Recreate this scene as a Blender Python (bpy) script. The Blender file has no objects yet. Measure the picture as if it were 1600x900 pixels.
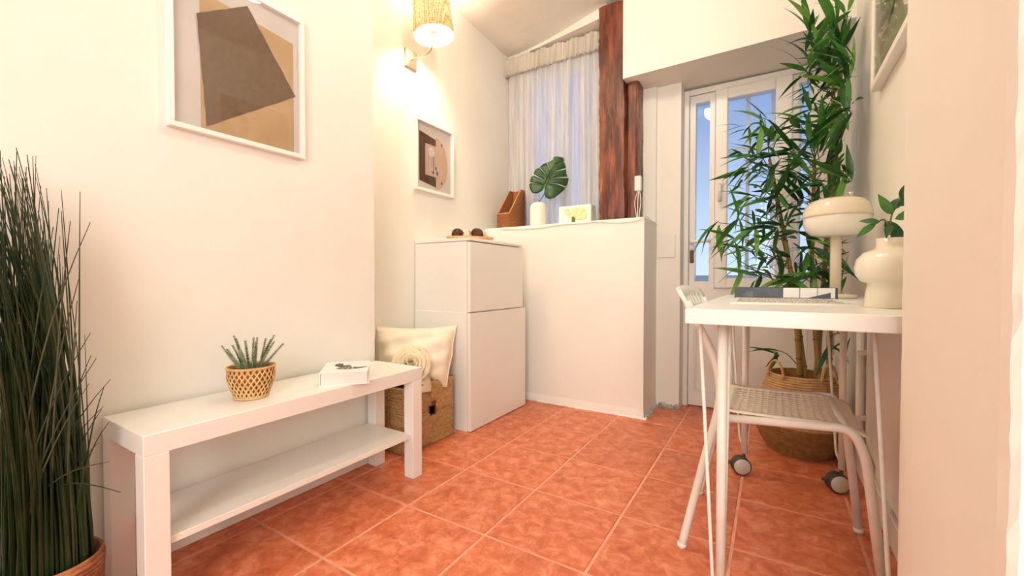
import bpy, bmesh, math, random
from mathutils import Vector, Matrix
random.seed(7)
scn = bpy.context.scene
COL = scn.collection
R = math.radians

# ------------------------------------------------------------------ camera
FPX, HZ, YAW = 661.0, 437.0, R(31.5)
CH = 0.80
cam_d = bpy.data.cameras.new('camera'); cam = bpy.data.objects.new('camera', cam_d); COL.objects.link(cam)
cam_d.sensor_width = 36.0; cam_d.lens = 36.0 * FPX / 1600.0; cam_d.clip_start = 0.02
cam.location = (0, 0, CH); cam.rotation_euler = (R(90 - 1.12), 0, YAW)
scn.camera = cam
# ------------------------------------------------------------------ world + view
w = bpy.data.worlds.new('dusk_sky'); scn.world = w; w.use_nodes = True
_nt = w.node_tree; _tc = _nt.nodes.new('ShaderNodeTexCoord'); _sx = _nt.nodes.new('ShaderNodeSeparateXYZ'); _rp = _nt.nodes.new('ShaderNodeValToRGB')
_nt.links.new(_tc.outputs['Generated'], _sx.inputs[0]); _nt.links.new(_sx.outputs['Z'], _rp.inputs[0]); _nt.links.new(_rp.outputs[0], _nt.nodes['Background'].inputs[0])
_rp.color_ramp.elements[0].position = 0.0; _rp.color_ramp.elements[0].color = (0.50, 0.60, 0.72, 1)
_rp.color_ramp.elements[1].position = 0.38; _rp.color_ramp.elements[1].color = (0.15, 0.23, 0.41, 1)
w.node_tree.nodes['Background'].inputs[1].default_value = 1.0
scn.view_settings.view_transform = 'Standard'; scn.view_settings.look = 'None'
scn.view_settings.gamma = 1.0; scn.view_settings.use_curve_mapping = False
scn.view_settings.exposure = 0.76
try: scn.cycles.max_bounces = 10; scn.cycles.transparent_max_bounces = 24
except Exception: pass

def lamp(name, kind, loc, power, color, size=None, rot=None, radius=None, sizey=None):
    d = bpy.data.lights.new(name, kind); o = bpy.data.objects.new(name, d); COL.objects.link(o)
    o.location = loc; d.energy = power; d.color = color
    if rot: o.rotation_euler = rot
    if kind == 'AREA':
        d.size = size
        if sizey: d.shape = 'RECTANGLE'; d.size_y = sizey
    elif radius: d.shadow_soft_size = radius
    return o
# added area fill from behind the viewer, added ceiling globe glow, wall lamp bulb
WARM = (1.0, 0.86, 0.62)
lamp('rear_fill_light', 'AREA', (0.55, -2.02, 1.45), 44, (1.0, 0.975, 0.90), 1.5, (R(90), 0, 0), sizey=1.5)
FILL_GLOW = 62.0   # radiance of the added ceiling globe (built below as a fill light)
lamp('wall_lamp_bulb_light', 'POINT', (-1.565, 1.74, 2.20), 30, WARM, radius=0.042)

# ------------------------------------------------------------------ helpers
def lin(c):
    return tuple((x/12.92 if x <= .04045 else ((x+.055)/1.055)**2.4) for x in [k/255.0 for k in c])
def ray(px, py=HZ):
    u = (px-800)/FPX; v = (HZ-py)/FPX
    s, c = math.sin(YAW), math.cos(YAW)
    return Vector((-s + u*c, c + u*s, v))
def onY(px, py, Y): d = ray(px, py); t = Y/d.y; return Vector((d.x*t, Y, CH + d.z*t))
def onX(px, py, X): d = ray(px, py); t = X/d.x; return Vector((X, d.y*t, CH + d.z*t))
def onZ(px, py, Z): d = ray(px, py); t = (Z-CH)/d.z; return Vector((d.x*t, d.y*t, Z))

MATS = {}
def mat(name, c, rough=.5, metal=0, c2=None, scale=8, detail=4, bump=0, bscale=None, spec=.5, stretch=None, lo=.35, hi=.65, trans=0, coat=0):
    m = bpy.data.materials.new(name); m.use_nodes = True; nt = m.node_tree; b = nt.nodes['Principled BSDF']
    b.inputs['Roughness'].default_value = rough; b.inputs['Metallic'].default_value = metal
    b.inputs['Specular IOR Level'].default_value = spec
    if coat: b.inputs['Coat Weight'].default_value = coat
    c = lin(c) + (1,)
    b.inputs['Base Color'].default_value = c
    tc = nt.nodes.new('ShaderNodeTexCoord'); mp = nt.nodes.new('ShaderNodeMapping')
    nt.links.new(tc.outputs['Object'], mp.inputs[0])
    if stretch: mp.inputs['Scale'].default_value = stretch
    nz = nt.nodes.new('ShaderNodeTexNoise'); nz.inputs['Scale'].default_value = scale; nz.inputs['Detail'].default_value = detail
    nt.links.new(mp.outputs[0], nz.inputs['Vector'])
    if c2 is None: c2 = tuple(int(max(0, min(255, x*1.0))) for x in [0]) and None
    if c2:
        rp = nt.nodes.new('ShaderNodeValToRGB'); rp.color_ramp.elements[0].position = lo; rp.color_ramp.elements[1].position = hi
        rp.color_ramp.elements[0].color = c; rp.color_ramp.elements[1].color = lin(c2) + (1,)
        nt.links.new(nz.outputs['Fac'], rp.inputs[0]); nt.links.new(rp.outputs[0], b.inputs['Base Color'])
    if bump:
        bz = nt.nodes.new('ShaderNodeTexNoise'); bz.inputs['Scale'].default_value = bscale or scale*4; bz.inputs['Detail'].default_value = 6
        nt.links.new(mp.outputs[0], bz.inputs['Vector'])
        bp = nt.nodes.new('ShaderNodeBump'); bp.inputs['Strength'].default_value = bump; bp.inputs['Distance'].default_value = .01
        nt.links.new(bz.outputs['Fac'], bp.inputs['Height']); nt.links.new(bp.outputs[0], b.inputs['Normal'])
    if trans:
        out = nt.nodes['Material Output']; tr = nt.nodes.new('ShaderNodeBsdfTranslucent'); tr.inputs[0].default_value = c
        if c2: nt.links.new(rp.outputs[0], tr.inputs[0])
        mx = nt.nodes.new('ShaderNodeMixShader'); mx.inputs[0].default_value = trans
        nt.links.new(b.outputs[0], mx.inputs[1]); nt.links.new(tr.outputs[0], mx.inputs[2]); nt.links.new(mx.outputs[0], out.inputs[0])
    MATS[name] = m
    return m
def glass(name, tint=(1, 1, 1), refl=.10):
    m = bpy.data.materials.new(name); m.use_nodes = True; nt = m.node_tree; nt.nodes.remove(nt.nodes['Principled BSDF'])
    out = nt.nodes['Material Output']; t = nt.nodes.new('ShaderNodeBsdfTransparent'); t.inputs[0].default_value = tint + (1,)
    g = nt.nodes.new('ShaderNodeBsdfGlossy'); g.inputs['Roughness'].default_value = .02
    lwt = nt.nodes.new('ShaderNodeLayerWeight'); lwt.inputs[0].default_value = .5
    fr = nt.nodes.new('ShaderNodeMath'); fr.operation = 'POWER'; fr.inputs[1].default_value = 5; nt.links.new(lwt.outputs['Facing'], fr.inputs[0])
    ma = nt.nodes.new('ShaderNodeMath'); ma.operation = 'MULTIPLY_ADD'; ma.inputs[1].default_value = .9; ma.inputs[2].default_value = refl*.5; ma.use_clamp = True
    mx = nt.nodes.new('ShaderNodeMixShader')
    nt.links.new(fr.outputs[0], ma.inputs[0]); nt.links.new(ma.outputs[0], mx.inputs[0])
    nt.links.new(t.outputs[0], mx.inputs[1]); nt.links.new(g.outputs[0], mx.inputs[2]); nt.links.new(mx.outputs[0], out.inputs[0])
    return m

class MB:
    def __init__(s): s.v = []; s.f = []; s.s = []
    def add(s, vs, fs, smooth=False):
        n = len(s.v); s.v += [Vector(p) for p in vs]
        for f in fs: s.f.append([i+n for i in f]); s.s.append(smooth)
        return s
    def box(s, x0, x1, y0, y1, z0, z1, bev=0, rot=0, seg=1, M=None):
        bm = bmesh.new(); bmesh.ops.create_cube(bm, size=1)
        c = Vector(((x0+x1)/2, (y0+y1)/2, (z0+z1)/2))
        for v in bm.verts: v.co = Vector((v.co.x*(x1-x0), v.co.y*(y1-y0), v.co.z*(z1-z0)))
        if bev: bmesh.ops.bevel(bm, geom=bm.edges[:], offset=bev, segments=seg, profile=.5, affect='EDGES')
        m = Matrix.Translation(c) @ Matrix.Rotation(rot, 4, 'Z')
        if M is not None: m = M @ m
        bm.verts.ensure_lookup_table()
        s.add([m @ v.co for v in bm.verts], [[v.index for v in f.verts] for f in bm.faces])
        bm.free(); return s
    def prism(s, pts, ext, smooth=False):
        n = len(pts); ext = Vector(ext); a = [Vector(p) for p in pts]
        fs = [list(range(n))[::-1], list(range(n, 2*n))] + [[i, (i+1) % n, n+(i+1) % n, n+i] for i in range(n)]
        return s.add(a + [p+ext for p in a], fs, smooth)
    def tube(s, path, r, seg=8, closed=False, smooth=True):
        path = [Vector(p) for p in path]; n = len(path)
        rr = r if isinstance(r, (list, tuple)) else [r]*n
        vs = []; fs = []; prev = None
        for i, p in enumerate(path):
            if closed: d = path[(i+1) % n] - path[i-1]
            else: d = path[min(i+1, n-1)] - path[max(i-1, 0)]
            d.normalize()
            if prev is None:
                up = Vector((0, 0, 1)) if abs(d.z) < .9 else Vector((1, 0, 0)); a = d.cross(up).normalized()
            else:
                a = prev - d*prev.dot(d); a.normalize()
            prev = a; b = d.cross(a)
            for k in range(seg):
                t = 2*math.pi*k/seg; vs.append(p + (a*math.cos(t) + b*math.sin(t))*rr[i])
        m = n if closed else n-1
        for i in range(m):
            j = (i+1) % n
            for k in range(seg):
                fs.append([i*seg+k, i*seg+(k+1) % seg, j*seg+(k+1) % seg, j*seg+k])
        if not closed: fs.append(list(range(seg))[::-1]); fs.append([(n-1)*seg+k for k in range(seg)])
        return s.add(vs, fs, smooth)
    def lathe(s, prof, c=(0, 0, 0), seg=32, smooth=True, M=None, cap=False):
        c = Vector(c); vs = []; fs = []; n = len(prof)
        for (r, z) in prof:
            for k in range(seg):
                t = 2*math.pi*k/seg; p = Vector((r*math.cos(t), r*math.sin(t), z))
                vs.append((M @ p if M is not None else p) + c)
        for i in range(n-1):
            for k in range(seg):
                fs.append([i*seg+k, i*seg+(k+1) % seg, (i+1)*seg+(k+1) % seg, (i+1)*seg+k])
        if cap or prof[0][0] > 1e-4 and cap: pass
        if cap: fs.append(list(range(seg))[::-1]); fs.append([(n-1)*seg+k for k in range(seg)])
        return s.add(vs, fs, smooth)
    def build(s, name, material, parent=None, origin=None, **kw):
        me = bpy.data.meshes.new(name)
        o = bpy.data.objects.new(name, me)
        org = worg(parent) if parent else Vector(origin or (0, 0, 0))
        me.from_pydata([tuple(p-org) for p in s.v], [], s.f)
        me.polygons.foreach_set('use_smooth', s.s)
        me.update(); me.materials.append(material); COL.objects.link(o)
        if parent: o.parent = parent
        else: o.location = org
        ORG[o.name] = org
        for k, v in kw.items(): o[k] = v
        return o
ORG = {}
def worg(o): return ORG[o.name]
def thing(name, label, cat, loc, group=None):
    o = bpy.data.objects.new(name, None); COL.objects.link(o); o.location = loc; o.empty_display_size = .05
    o['label'] = label; o['category'] = cat
    if group: o['group'] = group
    ORG[o.name] = Vector(loc); return o
def tag(o, label, cat, group=None):
    o['label'] = label; o['category'] = cat
    if group: o['group'] = group
    return o
def smooth_path(pts, n=6):
    pts = [Vector(p) for p in pts]; out = []
    for i in range(len(pts)-1):
        p0 = pts[max(i-1, 0)]; p1 = pts[i]; p2 = pts[i+1]; p3 = pts[min(i+2, len(pts)-1)]
        for k in range(n):
            t = k/n
            out.append(.5*((2*p1) + (p2-p0)*t + (2*p0-5*p1+4*p2-p3)*t*t + (3*p1-p0-3*p2+p3)*t**3))
    out.append(pts[-1]); return out
def round_path(pts, rad, n=5):
    pts = [Vector(p) for p in pts]; out = [pts[0]]
    for i in range(1, len(pts)-1):
        a = (pts[i-1]-pts[i]); b = (pts[i+1]-pts[i]); r = min(rad, a.length*.45, b.length*.45)
        p = pts[i]+a.normalized()*r; q = pts[i]+b.normalized()*r
        for k in range(n+1):
            t = k/n; out.append((1-t)**2*p + 2*t*(1-t)*pts[i] + t*t*q)
    out.append(pts[-1]); return out
def frame_of(d, up=Vector((0, 0, 1))):
    d = d.normalized()
    if abs(d.dot(up)) > .97: up = Vector((1, 0, 0))
    x = d.cross(up).normalized(); z = x.cross(d)
    return Matrix(((x.x, d.x, z.x), (x.y, d.y, z.y), (x.z, d.z, z.z)))
def rnd(a, b): return random.uniform(a, b)

# ------------------------------------------------------------------ materials
M_wall = mat('wall_paint', (237, 233, 224), .75, c2=(240, 236, 228), scale=3, bump=.06, bscale=60)
M_plaster = mat('rough_plaster', (236, 231, 222), .8, c2=(242, 238, 230), scale=4, bump=.35, bscale=9)
M_ledge = mat('ledge_paint', (238, 233, 224), .6, c2=(242, 238, 230), scale=2, bump=.12, bscale=14)
M_trim = mat('trim_paint', (236, 230, 220), .45)
M_mortar = mat('grey_mortar', (150, 152, 150), .9, c2=(196, 194, 186), scale=30, bump=.6, bscale=80)
M_grout = mat('grout', (234, 174, 146), .85, c2=(222, 156, 128), scale=20)
M_white = mat('white_foil', (240, 237, 231), .32, c2=(238, 235, 228), scale=2)
M_bench = mat('bench_white', (240, 236, 230), .28, c2=(238, 234, 227), scale=2)
M_pvc = mat('white_pvc', (240, 238, 234), .3)
M_metalw = mat('white_enamel_metal', (238, 234, 225), .35, c2=(232, 226, 214), scale=30)
M_plasticw = mat('white_plastic', (236, 232, 222), .4)
M_chrome = mat('brushed_nickel', (200, 190, 176), .3, metal=.9)
M_dark = mat('dark_hole', (18, 15, 13), .9)
M_frame = mat('white_frame', (244, 241, 235), .4)
M_glass = glass('picture_glass', (1, 1, 1), .07)
M_pane = glass('window_glass', (.93, .96, 1.0), .05)
M_beam = mat('painted_oak_beam', (82, 38, 24), .32, c2=(146, 84, 58), scale=7, detail=8, bump=.9, bscale=16, stretch=(3, 3, .6), lo=.42, hi=.70)
_e = [n for n in M_beam.node_tree.nodes if n.type == 'VALTORGB'][0].color_ramp.elements.new(.78); _e.color = lin((206, 164, 140)) + (1,)

# floor tiles: mottled glazed terracotta
def tile_material():
    m = bpy.data.materials.new('terracotta_tile'); m.use_nodes = True; nt = m.node_tree; b = nt.nodes['Principled BSDF']
    g = nt.nodes.new('ShaderNodeNewGeometry')
    n1 = nt.nodes.new('ShaderNodeTexNoise'); n1.inputs['Scale'].default_value = 20; n1.inputs['Detail'].default_value = 10; n1.inputs['Roughness'].default_value = .68; n1.inputs['Distortion'].default_value = .55
    nt.links.new(g.outputs['Position'], n1.inputs['Vector'])
    rp = nt.nodes.new('ShaderNodeValToRGB'); e = rp.color_ramp.elements
    e[0].position = .30; e[0].color = lin((180, 84, 50)) + (1,); e[1].position = .72; e[1].color = lin((234, 160, 126)) + (1,)
    k = e.new(.5); k.color = lin((211, 118, 80)) + (1,)
    nt.links.new(n1.outputs['Fac'], rp.inputs[0])
    oi = nt.nodes.new('ShaderNodeObjectInfo'); hs = nt.nodes.new('ShaderNodeHueSaturation')
    mr = nt.nodes.new('ShaderNodeMapRange'); mr.inputs['To Min'].default_value = .93; mr.inputs['To Max'].default_value = 1.05
    nt.links.new(oi.outputs['Random'], mr.inputs[0]); nt.links.new(mr.outputs[0], hs.inputs['Value'])
    nt.links.new(rp.outputs[0], hs.inputs['Color']); nt.links.new(hs.outputs[0], b.inputs['Base Color'])
    b.inputs['Roughness'].default_value = .38; b.inputs['Specular IOR Level'].default_value = .4
    bp = nt.nodes.new('ShaderNodeBump'); bp.inputs['Strength'].default_value = .08; bp.inputs['Distance'].default_value = .01
    nt.links.new(n1.outputs['Fac'], bp.inputs['Height']); nt.links.new(bp.outputs[0], b.inputs['Normal'])
    return m
M_tile = tile_material()

# ------------------------------------------------------------------ shell
XL, XR2, XR, YB = -1.50, -1.73, 0.325, 2.78      # left wall, recessed lamp wall, right wall, window wall
H = 2.5
def struct(name, mb, m, **kw): o = mb.build(name, m); o['kind'] = 'structure'; return o
floor = struct('floor', MB().box(-1.95, 2.3, -2.3, 3.0, -.08, -.003), M_grout)
T = .3333; tx0, ty0 = -1.093, 1.075
tm = None
for i in range(-3, 11):
    for j in range(-9, 6):
        x = tx0 + i*T; y = ty0 + j*T
        if x > .33 and y > .60: continue
        if y > 2.80 or (y > 2.5 and x < -.9): continue
        if x+T < -1.76 or x > 2.0: continue
        if tm is None:
            g = .0048
            o = MB().box(-T/2+g, T/2-g, -T/2+g, T/2-g, -.012, 0, bev=.0016).build('tile', M_tile, floor); tm = o.data
        else:
            o = bpy.data.objects.new('tile', tm); COL.objects.link(o); o.parent = floor
        o.location = (x+T/2, y+T/2, -rnd(0, .0006)); o.rotation_euler = (0, 0, R(90)*random.randint(0, 3))

struct('wall_left', MB().box(-1.95, XL, -2.3, 1.28, 0, 2.7), M_wall)
struct('wall_left_recess', MB().box(-1.95, XR2, 1.28, 3.0, 0, 2.7), M_wall)
struct('wall_right', MB().box(XR, .7, .96, 3.0, 0, 2.7), M_wall)
# thick return of the opening, with an uneven plaster arris
jb = MB(); n = 120
def jag(k, a): random.seed(k*13+int(a*100)); return rnd(-.002, .002)
ring = []
for k in range(n+1):
    z = 2.7*k/n
    ring.append([(.19+abs(jag(k, 1))*.4, .96-abs(jag(k, 2))*.4, z), (.188+jag(k, 3)*.1, .93, z), (.188, .59, z), (.1895+jag(k, 4)*.5, .572+jag(k, 5)*.5, z), (.194+jag(k, 6)*.6, .565+jag(k, 7)*.3, z), (2.2, .565, z), (2.2, .96, z)])
vs = [p for r in ring for p in r]; m_ = 7
fs = [[a*m_+b, a*m_+(b+1) % m_, (a+1)*m_+(b+1) % m_, (a+1)*m_+b] for a in range(n) for b in range(m_)]
fs += [list(range(m_))[::-1], [n*m_+k for k in range(m_)]]
jb.add(vs, fs); struct('wall_opening', jb, M_wall)
struct('wall_rear', MB().box(-1.95, -.3, -2.3, -2.1, 0, 2.7).box(1.4, 2.3, -2.3, -2.1, 0, 2.7).box(-.3, 1.4, -2.3, -2.1, 0, .6).box(-.3, 1.4, -2.3, -2.1, 2.3, 2.7), M_wall)
struct('wall_far_right', MB().box(2.0, 2.3, -2.1, .58, 0, 2.7), M_wall)
# rear window added unseen behind the viewer to host the fill light
rw = MB().box(-.3, 1.4, -2.25, -2.19, .6, .66).box(-.3, 1.4, -2.25, -2.19, 2.24, 2.3).box(-.3, -.24, -2.25, -2.19, .66, 2.24).box(1.34, 1.4, -2.25, -2.19, .66, 2.24).box(.52, .58, -2.25, -2.19, .66, 2.24)
rwo = struct('added_rear_window', rw, M_pvc)
MB().box(-.24, .52, -2.225, -2.22, .66, 2.24).build('pane', M_pane, rwo)
MB().box(.58, 1.34, -2.225, -2.22, .66, 2.24).build('pane', M_pane, rwo)
# ceiling: old uneven plaster
cb = MB(); nx, ny = 50, 60
random.seed(3)
def cz(x, y):
    return H + .012*math.sin(x*5+y*2) + .008*math.sin(y*7-x*3) + .03*max(0, x+1.6)*(1 if y > 1.5 else 0)*min(1, (y-1.5)*2 if y > 1.5 else 0)
vs = []; fs = []
for i in range(nx+1):
    for j in range(ny+1):
        x = -1.95 + 4.25*i/nx; y = -2.3 + 5.3*j/ny; vs.append((x, y, cz(x, y)))
for i in range(nx):
    for j in range(ny): a = i*(ny+1)+j; fs.append([a, a+1, a+ny+2, a+ny+1])
cb.add(vs, fs, True).box(-1.95, 2.3, -2.3, 3.0, 2.62, 2.75); struct('ceiling', cb, M_plaster)
# window wall with opening, low ledge wall in front, pier, lintel over the door
WX0, WX1, WZ0, WZ1 = -1.66, -.95, 1.16, 2.36
struct('wall_back', MB().box(-1.75, -.62, YB, 2.98, 0, WZ0).box(-1.75, WX0, YB, 2.98, WZ0, 2.7).box(WX1, -.62, YB-.05, 2.98, WZ0, 2.7).box(WX0, WX1, YB, 2.98, WZ1, 2.7), M_wall)
struct('trim_1', MB().prism([(-1.73, 2.765, 2.465), (-.90, 2.61, 2.465), (-.90, 2.80, 2.465), (-1.73, 2.80, 2.465)], (0, 0, .14)), M_plaster)
LZ = 1.16
lw = MB()
def ledge_ring(z, o): return [(-1.75, 2.46-o, z), (-.622+o*.5, 2.46-o, z), (-.618+o*.5, 2.79, z), (-1.75, 2.79, z)]
rings = [ledge_ring(0, .012), ledge_ring(.02, .01), ledge_ring(.05, .003), ledge_ring(.3, 0), ledge_ring(1.152, 0), ledge_ring(LZ, -.006)]
vs = [p for r in rings for p in r]; fs = [[a*4+b, a*4+(b+1) % 4, (a+1)*4+(b+1) % 4, (a+1)*4+b] for a in range(5) for b in range(4)] + [[3, 2, 1, 0], [20, 21, 22, 23]]
lw.add(vs, fs); struct('wall_low', lw, M_ledge)
# ragged mortar along the foot of the ledge wall and the pier
random.seed(5)
def ragged(name, p0, p1, out, h, m):
    mb = MB(); p0 = Vector(p0); p1 = Vector(p1); out = Vector(out); n = 40; vs = []
    for k in range(n+1):
        p = p0.lerp(p1, k/n); hh = h*rnd(.5, 1.3); o = rnd(.5, 1.1)
        vs += [p, p+out*o, p+out*o*.6+Vector((0, 0, hh*.7)), p+Vector((0, 0, hh))]
    fs = [[a*4+b, a*4+(b+1) % 4, a*4+4+(b+1) % 4, a*4+4+b] for a in range(n) for b in range(4)]
    mb.add(vs, fs); return struct(name, mb, m)
ragged('trim_2', (-1.30, 2.451, 0), (-.60, 2.451, 0), (0, -.012, 0), .012, M_plaster)
ragged('trim_3', (-.612, 2.46, 0), (-.612, 2.75, 0), (.014, 0, 0), .02, M_mortar)
ragged('trim_4', (-.60, 2.752, 0), (-.475, 2.752, 0), (0, -.014, 0), .028, M_mortar)
struct('wall_pier', MB().box(-.62, -.478, 2.752, 2.98, 0, 2.02), M_wall)
lt = MB(); SZ = 2.005
lt.add([(-.768, 2.52, SZ-.005), (.34, 2.52, SZ+.01), (.34, 2.98, SZ-.02), (-.768, 2.98, SZ-.01), (-.768, 2.52, 2.7), (.34, 2.52, 2.7), (.34, 2.98, 2.7), (-.768, 2.98, 2.7)],
       [[3, 2, 1, 0], [4, 5, 6, 7], [0, 1, 5, 4], [1, 2, 6, 5], [2, 3, 7, 6], [3, 0, 4, 7]])
struct('wall_lintel', lt, M_wall)
struct('baseboard_left', MB().box(XL, XL+.012, -2.1, 1.278, 0, .098, bev=.003), M_trim)
struct('baseboard_right', MB().box(XR-.014, XR, .965, 2.86, 0, .092, bev=.003), M_trim)
# white conduit pipe on the right wall by the table leg
struct('trim_5', MB().tube(round_path([(.308, 2.17, .60), (.308, 2.17, .16), (.308, 2.05, .13), (.308, 1.96, .125)], .05), .014, 10).box(.296, .325, 2.15, 2.19, .50, .52).box(.296, .325, 2.15, 2.19, .24, .26), M_trim)

# ---- rough old beams
def beam(name, x0, x1, y0, y1, z0, z1, seed, label, lean=0, taper=0):
    random.seed(seed); nz_, ns = 60, 24; vs = []; fs = []
    ph = [rnd(0, 6.28) for _ in range(12)]
    for k in range(nz_+1):
        z = z0 + (z1-z0)*k/nz_; tt = k/nz_
        for q in range(ns):
            a = 2*math.pi*q/ns + math.pi/4
            cx, sx = math.cos(a), math.sin(a)
            rr = 1/max(abs(cx), abs(sx)); rr = min(rr, 1.28)
            hx = (x1-x0)/2*(1-taper*tt); hy = (y1-y0)/2
            d = 1 + .035*math.sin(z*9+ph[q % 12]) + .03*math.sin(z*23+ph[(q*5) % 12]+q) + rnd(-.03, .03)
            vs.append(((x0+x1)/2 + lean*(tt-.5) + cx*rr*hx*d, (y0+y1)/2 + sx*rr*hy*(.93+.07*d), z))
    for k in range(nz_):
        for q in range(ns): fs.append([k*ns+q, k*ns+(q+1) % ns, (k+1)*ns+(q+1) % ns, (k+1)*ns+q])
    fs += [list(range(ns))[::-1], [nz_*ns+q for q in range(ns)]]
    o = MB().add(vs, fs, False).build(name, M_beam, origin=((x0+x1)/2, (y0+y1)/2, z0)); o['kind'] = 'structure'
    o['label'] = label; return o
beam('beam_post', -.935, -.765, 2.55, 2.72, LZ, 2.49, 1, 'tall dark brown old timber post beside the curtained window', lean=-.012)
beam('beam_stub', -.768, -.695, 2.585, 2.73, LZ, 2.0, 2, 'short dark brown timber post under the lintel edge', lean=0)

# ---- window behind the curtain
wy = 2.88
wf = MB()
for (a, b, c, d) in ((WX0, WX1, WZ0, WZ0+.06), (WX0, WX1, WZ1-.06, WZ1), (WX0, WX0+.06, WZ0+.06, WZ1-.06), (WX1-.06, WX1, WZ0+.06, WZ1-.06), (-1.33, -1.28, WZ0+.06, WZ1-.06)):
    wf.box(a, b, wy-.03, wy+.03, c, d, bev=.004)
wo = struct('window_1', wf, M_pvc)
for a, b in ((WX0+.06, -1.33), (-1.28, WX1-.06)): MB().box(a, b, wy-.003, wy+.003, WZ0+.06, WZ1-.06).build('pane', M_pane, wo)

# ---- entrance door (white plastic, three glass strips, opening sash in the middle)
DY = 2.87
dx = lambda px: onY(px, HZ, DY).x
dr = MB(); DX0, DX1, DZ = -.478, .325, 1.985
dr.box(DX0, DX0+.03, DY-.01, DY+.08, 0, DZ, bev=.003).box(DX1-.03, DX1, DY-.01, DY+.08, 0, DZ, bev=.003).box(DX0+.03, DX1-.03, DY-.01, DY+.08, DZ-.035, DZ, bev=.003)
door = struct('door_1', dr, M_pvc)
LX0, LX1 = DX0+.033, DX1-.033
g1a, g1b, g2a, g2b, g3a, g3b = dx(1085), dx(1107), dx(1135), dx(1209), dx(1245), dx(1263)
s0, s1 = dx(1115), dx(1236)
zb, zt = .79, 1.90
lf = MB()   # leaf stiles and rails
zl = DZ-.038
lf.box(LX0, g1a, DY, DY+.06, .008, zl).box(g1b, s0, DY, DY+.06, .72, zl).box(s1, g3a, DY, DY+.06, .72, zl).box(g3b, LX1, DY, DY+.06, .008, zl)
lf.box(g1a, g1b, DY, DY+.06, zt, zl).box(g3a, g3b, DY, DY+.06, zt, zl).box(s0, s1, DY, DY+.06, 1.955, zl)
lf.box(g1a, g1b, DY, DY+.06, .72, zb).box(g3a, g3b, DY, DY+.06, .72, zb).box(s0, s1, DY, DY+.06, .72, .745)
lf.box(g1a, g3b, DY, DY+.06, .65, .72).box(g1a, g3b, DY, DY+.06, .008, .10)
leaf = lf.build('leaf', M_pvc, door)
MB().box(g1a+.0, g3b, DY+.018, DY+.045, .10, .65).build('lower_panel', M_pvc, door)
pm = MB()
for a, b, c, d in ((g1a, g3b, .10, .112), (g1a, g3b, .638, .65), (g1a, g1a+.012, .112, .638), (g3b-.012, g3b, .112, .638)): pm.box(a, b, DY+.004, DY+.02, c, d, bev=.003)
pm.build('panel_moulding', M_pvc, door)
for a, b in ((g1a, g1b), (g3a, g3b)): MB().box(a, b, DY+.028, DY+.034, zb, zt).build('pane', M_pane, door)
sf = MB()
sf.box(s0+.003, g2a, DY-.016, DY+.045, .748, 1.952, bev=.005).box(g2b, s1-.003, DY-.016, DY+.045, .748, 1.952, bev=.005)
sf.box(g2a, g2b, DY-.016, DY+.045, zt-.012, 1.952, bev=.005).box(g2a, g2b, DY-.016, DY+.045, .748, zb+.02, bev=.005)
sash = sf.build('sash', M_pvc, door)
MB().box(g2a, g2b, DY+.02, DY+.026, zb+.02, zt-.012).build('pane', M_pane, sash)
hx = (s0+g2a)/2
wh = MB().box(hx-.014, hx+.014, DY-.024, DY-.016, 1.335, 1.395, bev=.003).tube(round_path([(hx, DY-.02, 1.37), (hx, DY-.05, 1.37), (hx, DY-.055, 1.27)], .02), [.010]*7+[.011], 10)
wh.build('window_handle', M_plasticw, sash)
hp = (LX0+g1a)/2
hm = MB().box(hp-.013, hp+.013, DY-.008, DY, .99, 1.07, bev=.003).tube(round_path([(hp, DY-.004, 1.035), (hp, DY-.05, 1.035), (hp+.115, DY-.052, 1.038)], .02), .010, 10)
hm.build('door_handle', M_pvc, door)
MB().box(hp-.012, hp+.012, DY-.006, DY, .905, .985, bev=.004).build('lock_plate', mat('bronze', (92, 74, 56), .35, metal=.7), door)
for z in (.35, 1.0, 1.7): MB().tube([(LX1+.004, DY-.008, z-.04), (LX1+.004, DY-.008, z+.04)], .008, 8).build('hinge', M_pvc, door)
# courtyard outside: ground, facing wall, white bar grille
M_out = mat('courtyard_wall', (232, 232, 230), .9, c2=(214, 216, 218), scale=2, bump=.2)
struct('wall_courtyard', MB().box(-4.5, 4.5, 5.2, 5.5, -.1, .85), M_out)
struct('ground_courtyard', MB().box(-4.5, 4.5, 2.98, 5.2, -.12, -.02), mat('courtyard_paving', (150, 152, 156), .8, c2=(130, 132, 138), scale=5))
gr = thing('window_grille', 'white vertical bar grille outside the glazed door', 'grille', (-.1, 3.1, -.02))
gx = [-.27+.135*k for k in range(5)]
for x in gx: MB().box(x-.011, x+.011, 3.09, 3.112, -.02, 2.3).build('bar', M_pvc, gr)
for z in (.25, 1.62): MB().box(-.30, .30, 3.095, 3.107, z, z+.025).build('rail', M_pvc, gr)

# ================================================================== furniture
# ---- white bench with lower shelf
BX0, BX1, BY0, BY1, BH = XL+.016, -1.215, .376, 1.276, .443
bench = thing('shelf_bench', 'low white bench with a lower shelf along the left wall', 'bench', ((BX0+BX1)/2, (BY0+BY1)/2, 0))
MB().box(BX0, BX1, BY0, BY1, BH-.05, BH, bev=.0015).build('top', M_bench, bench)
for x0 in (BX0, BX1-.05):
    for y0 in (BY0, BY1-.05): MB().box(x0, x0+.05, y0, y0+.05, 0, BH-.05, bev=.0015).build('leg', M_bench, bench)
MB().box(BX0+.006, BX1-.012, BY0+.0505, BY1-.0505, .163, .181, bev=.0012).build('shelf', M_bench, bench)
for x0 in (BX0+.03, BX1-.035): MB().box(x0-.006, x0+.006, BY1-.066, BY1-.0505, .150, .163).build('shelf_bracket', M_bench, bench)

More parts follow.
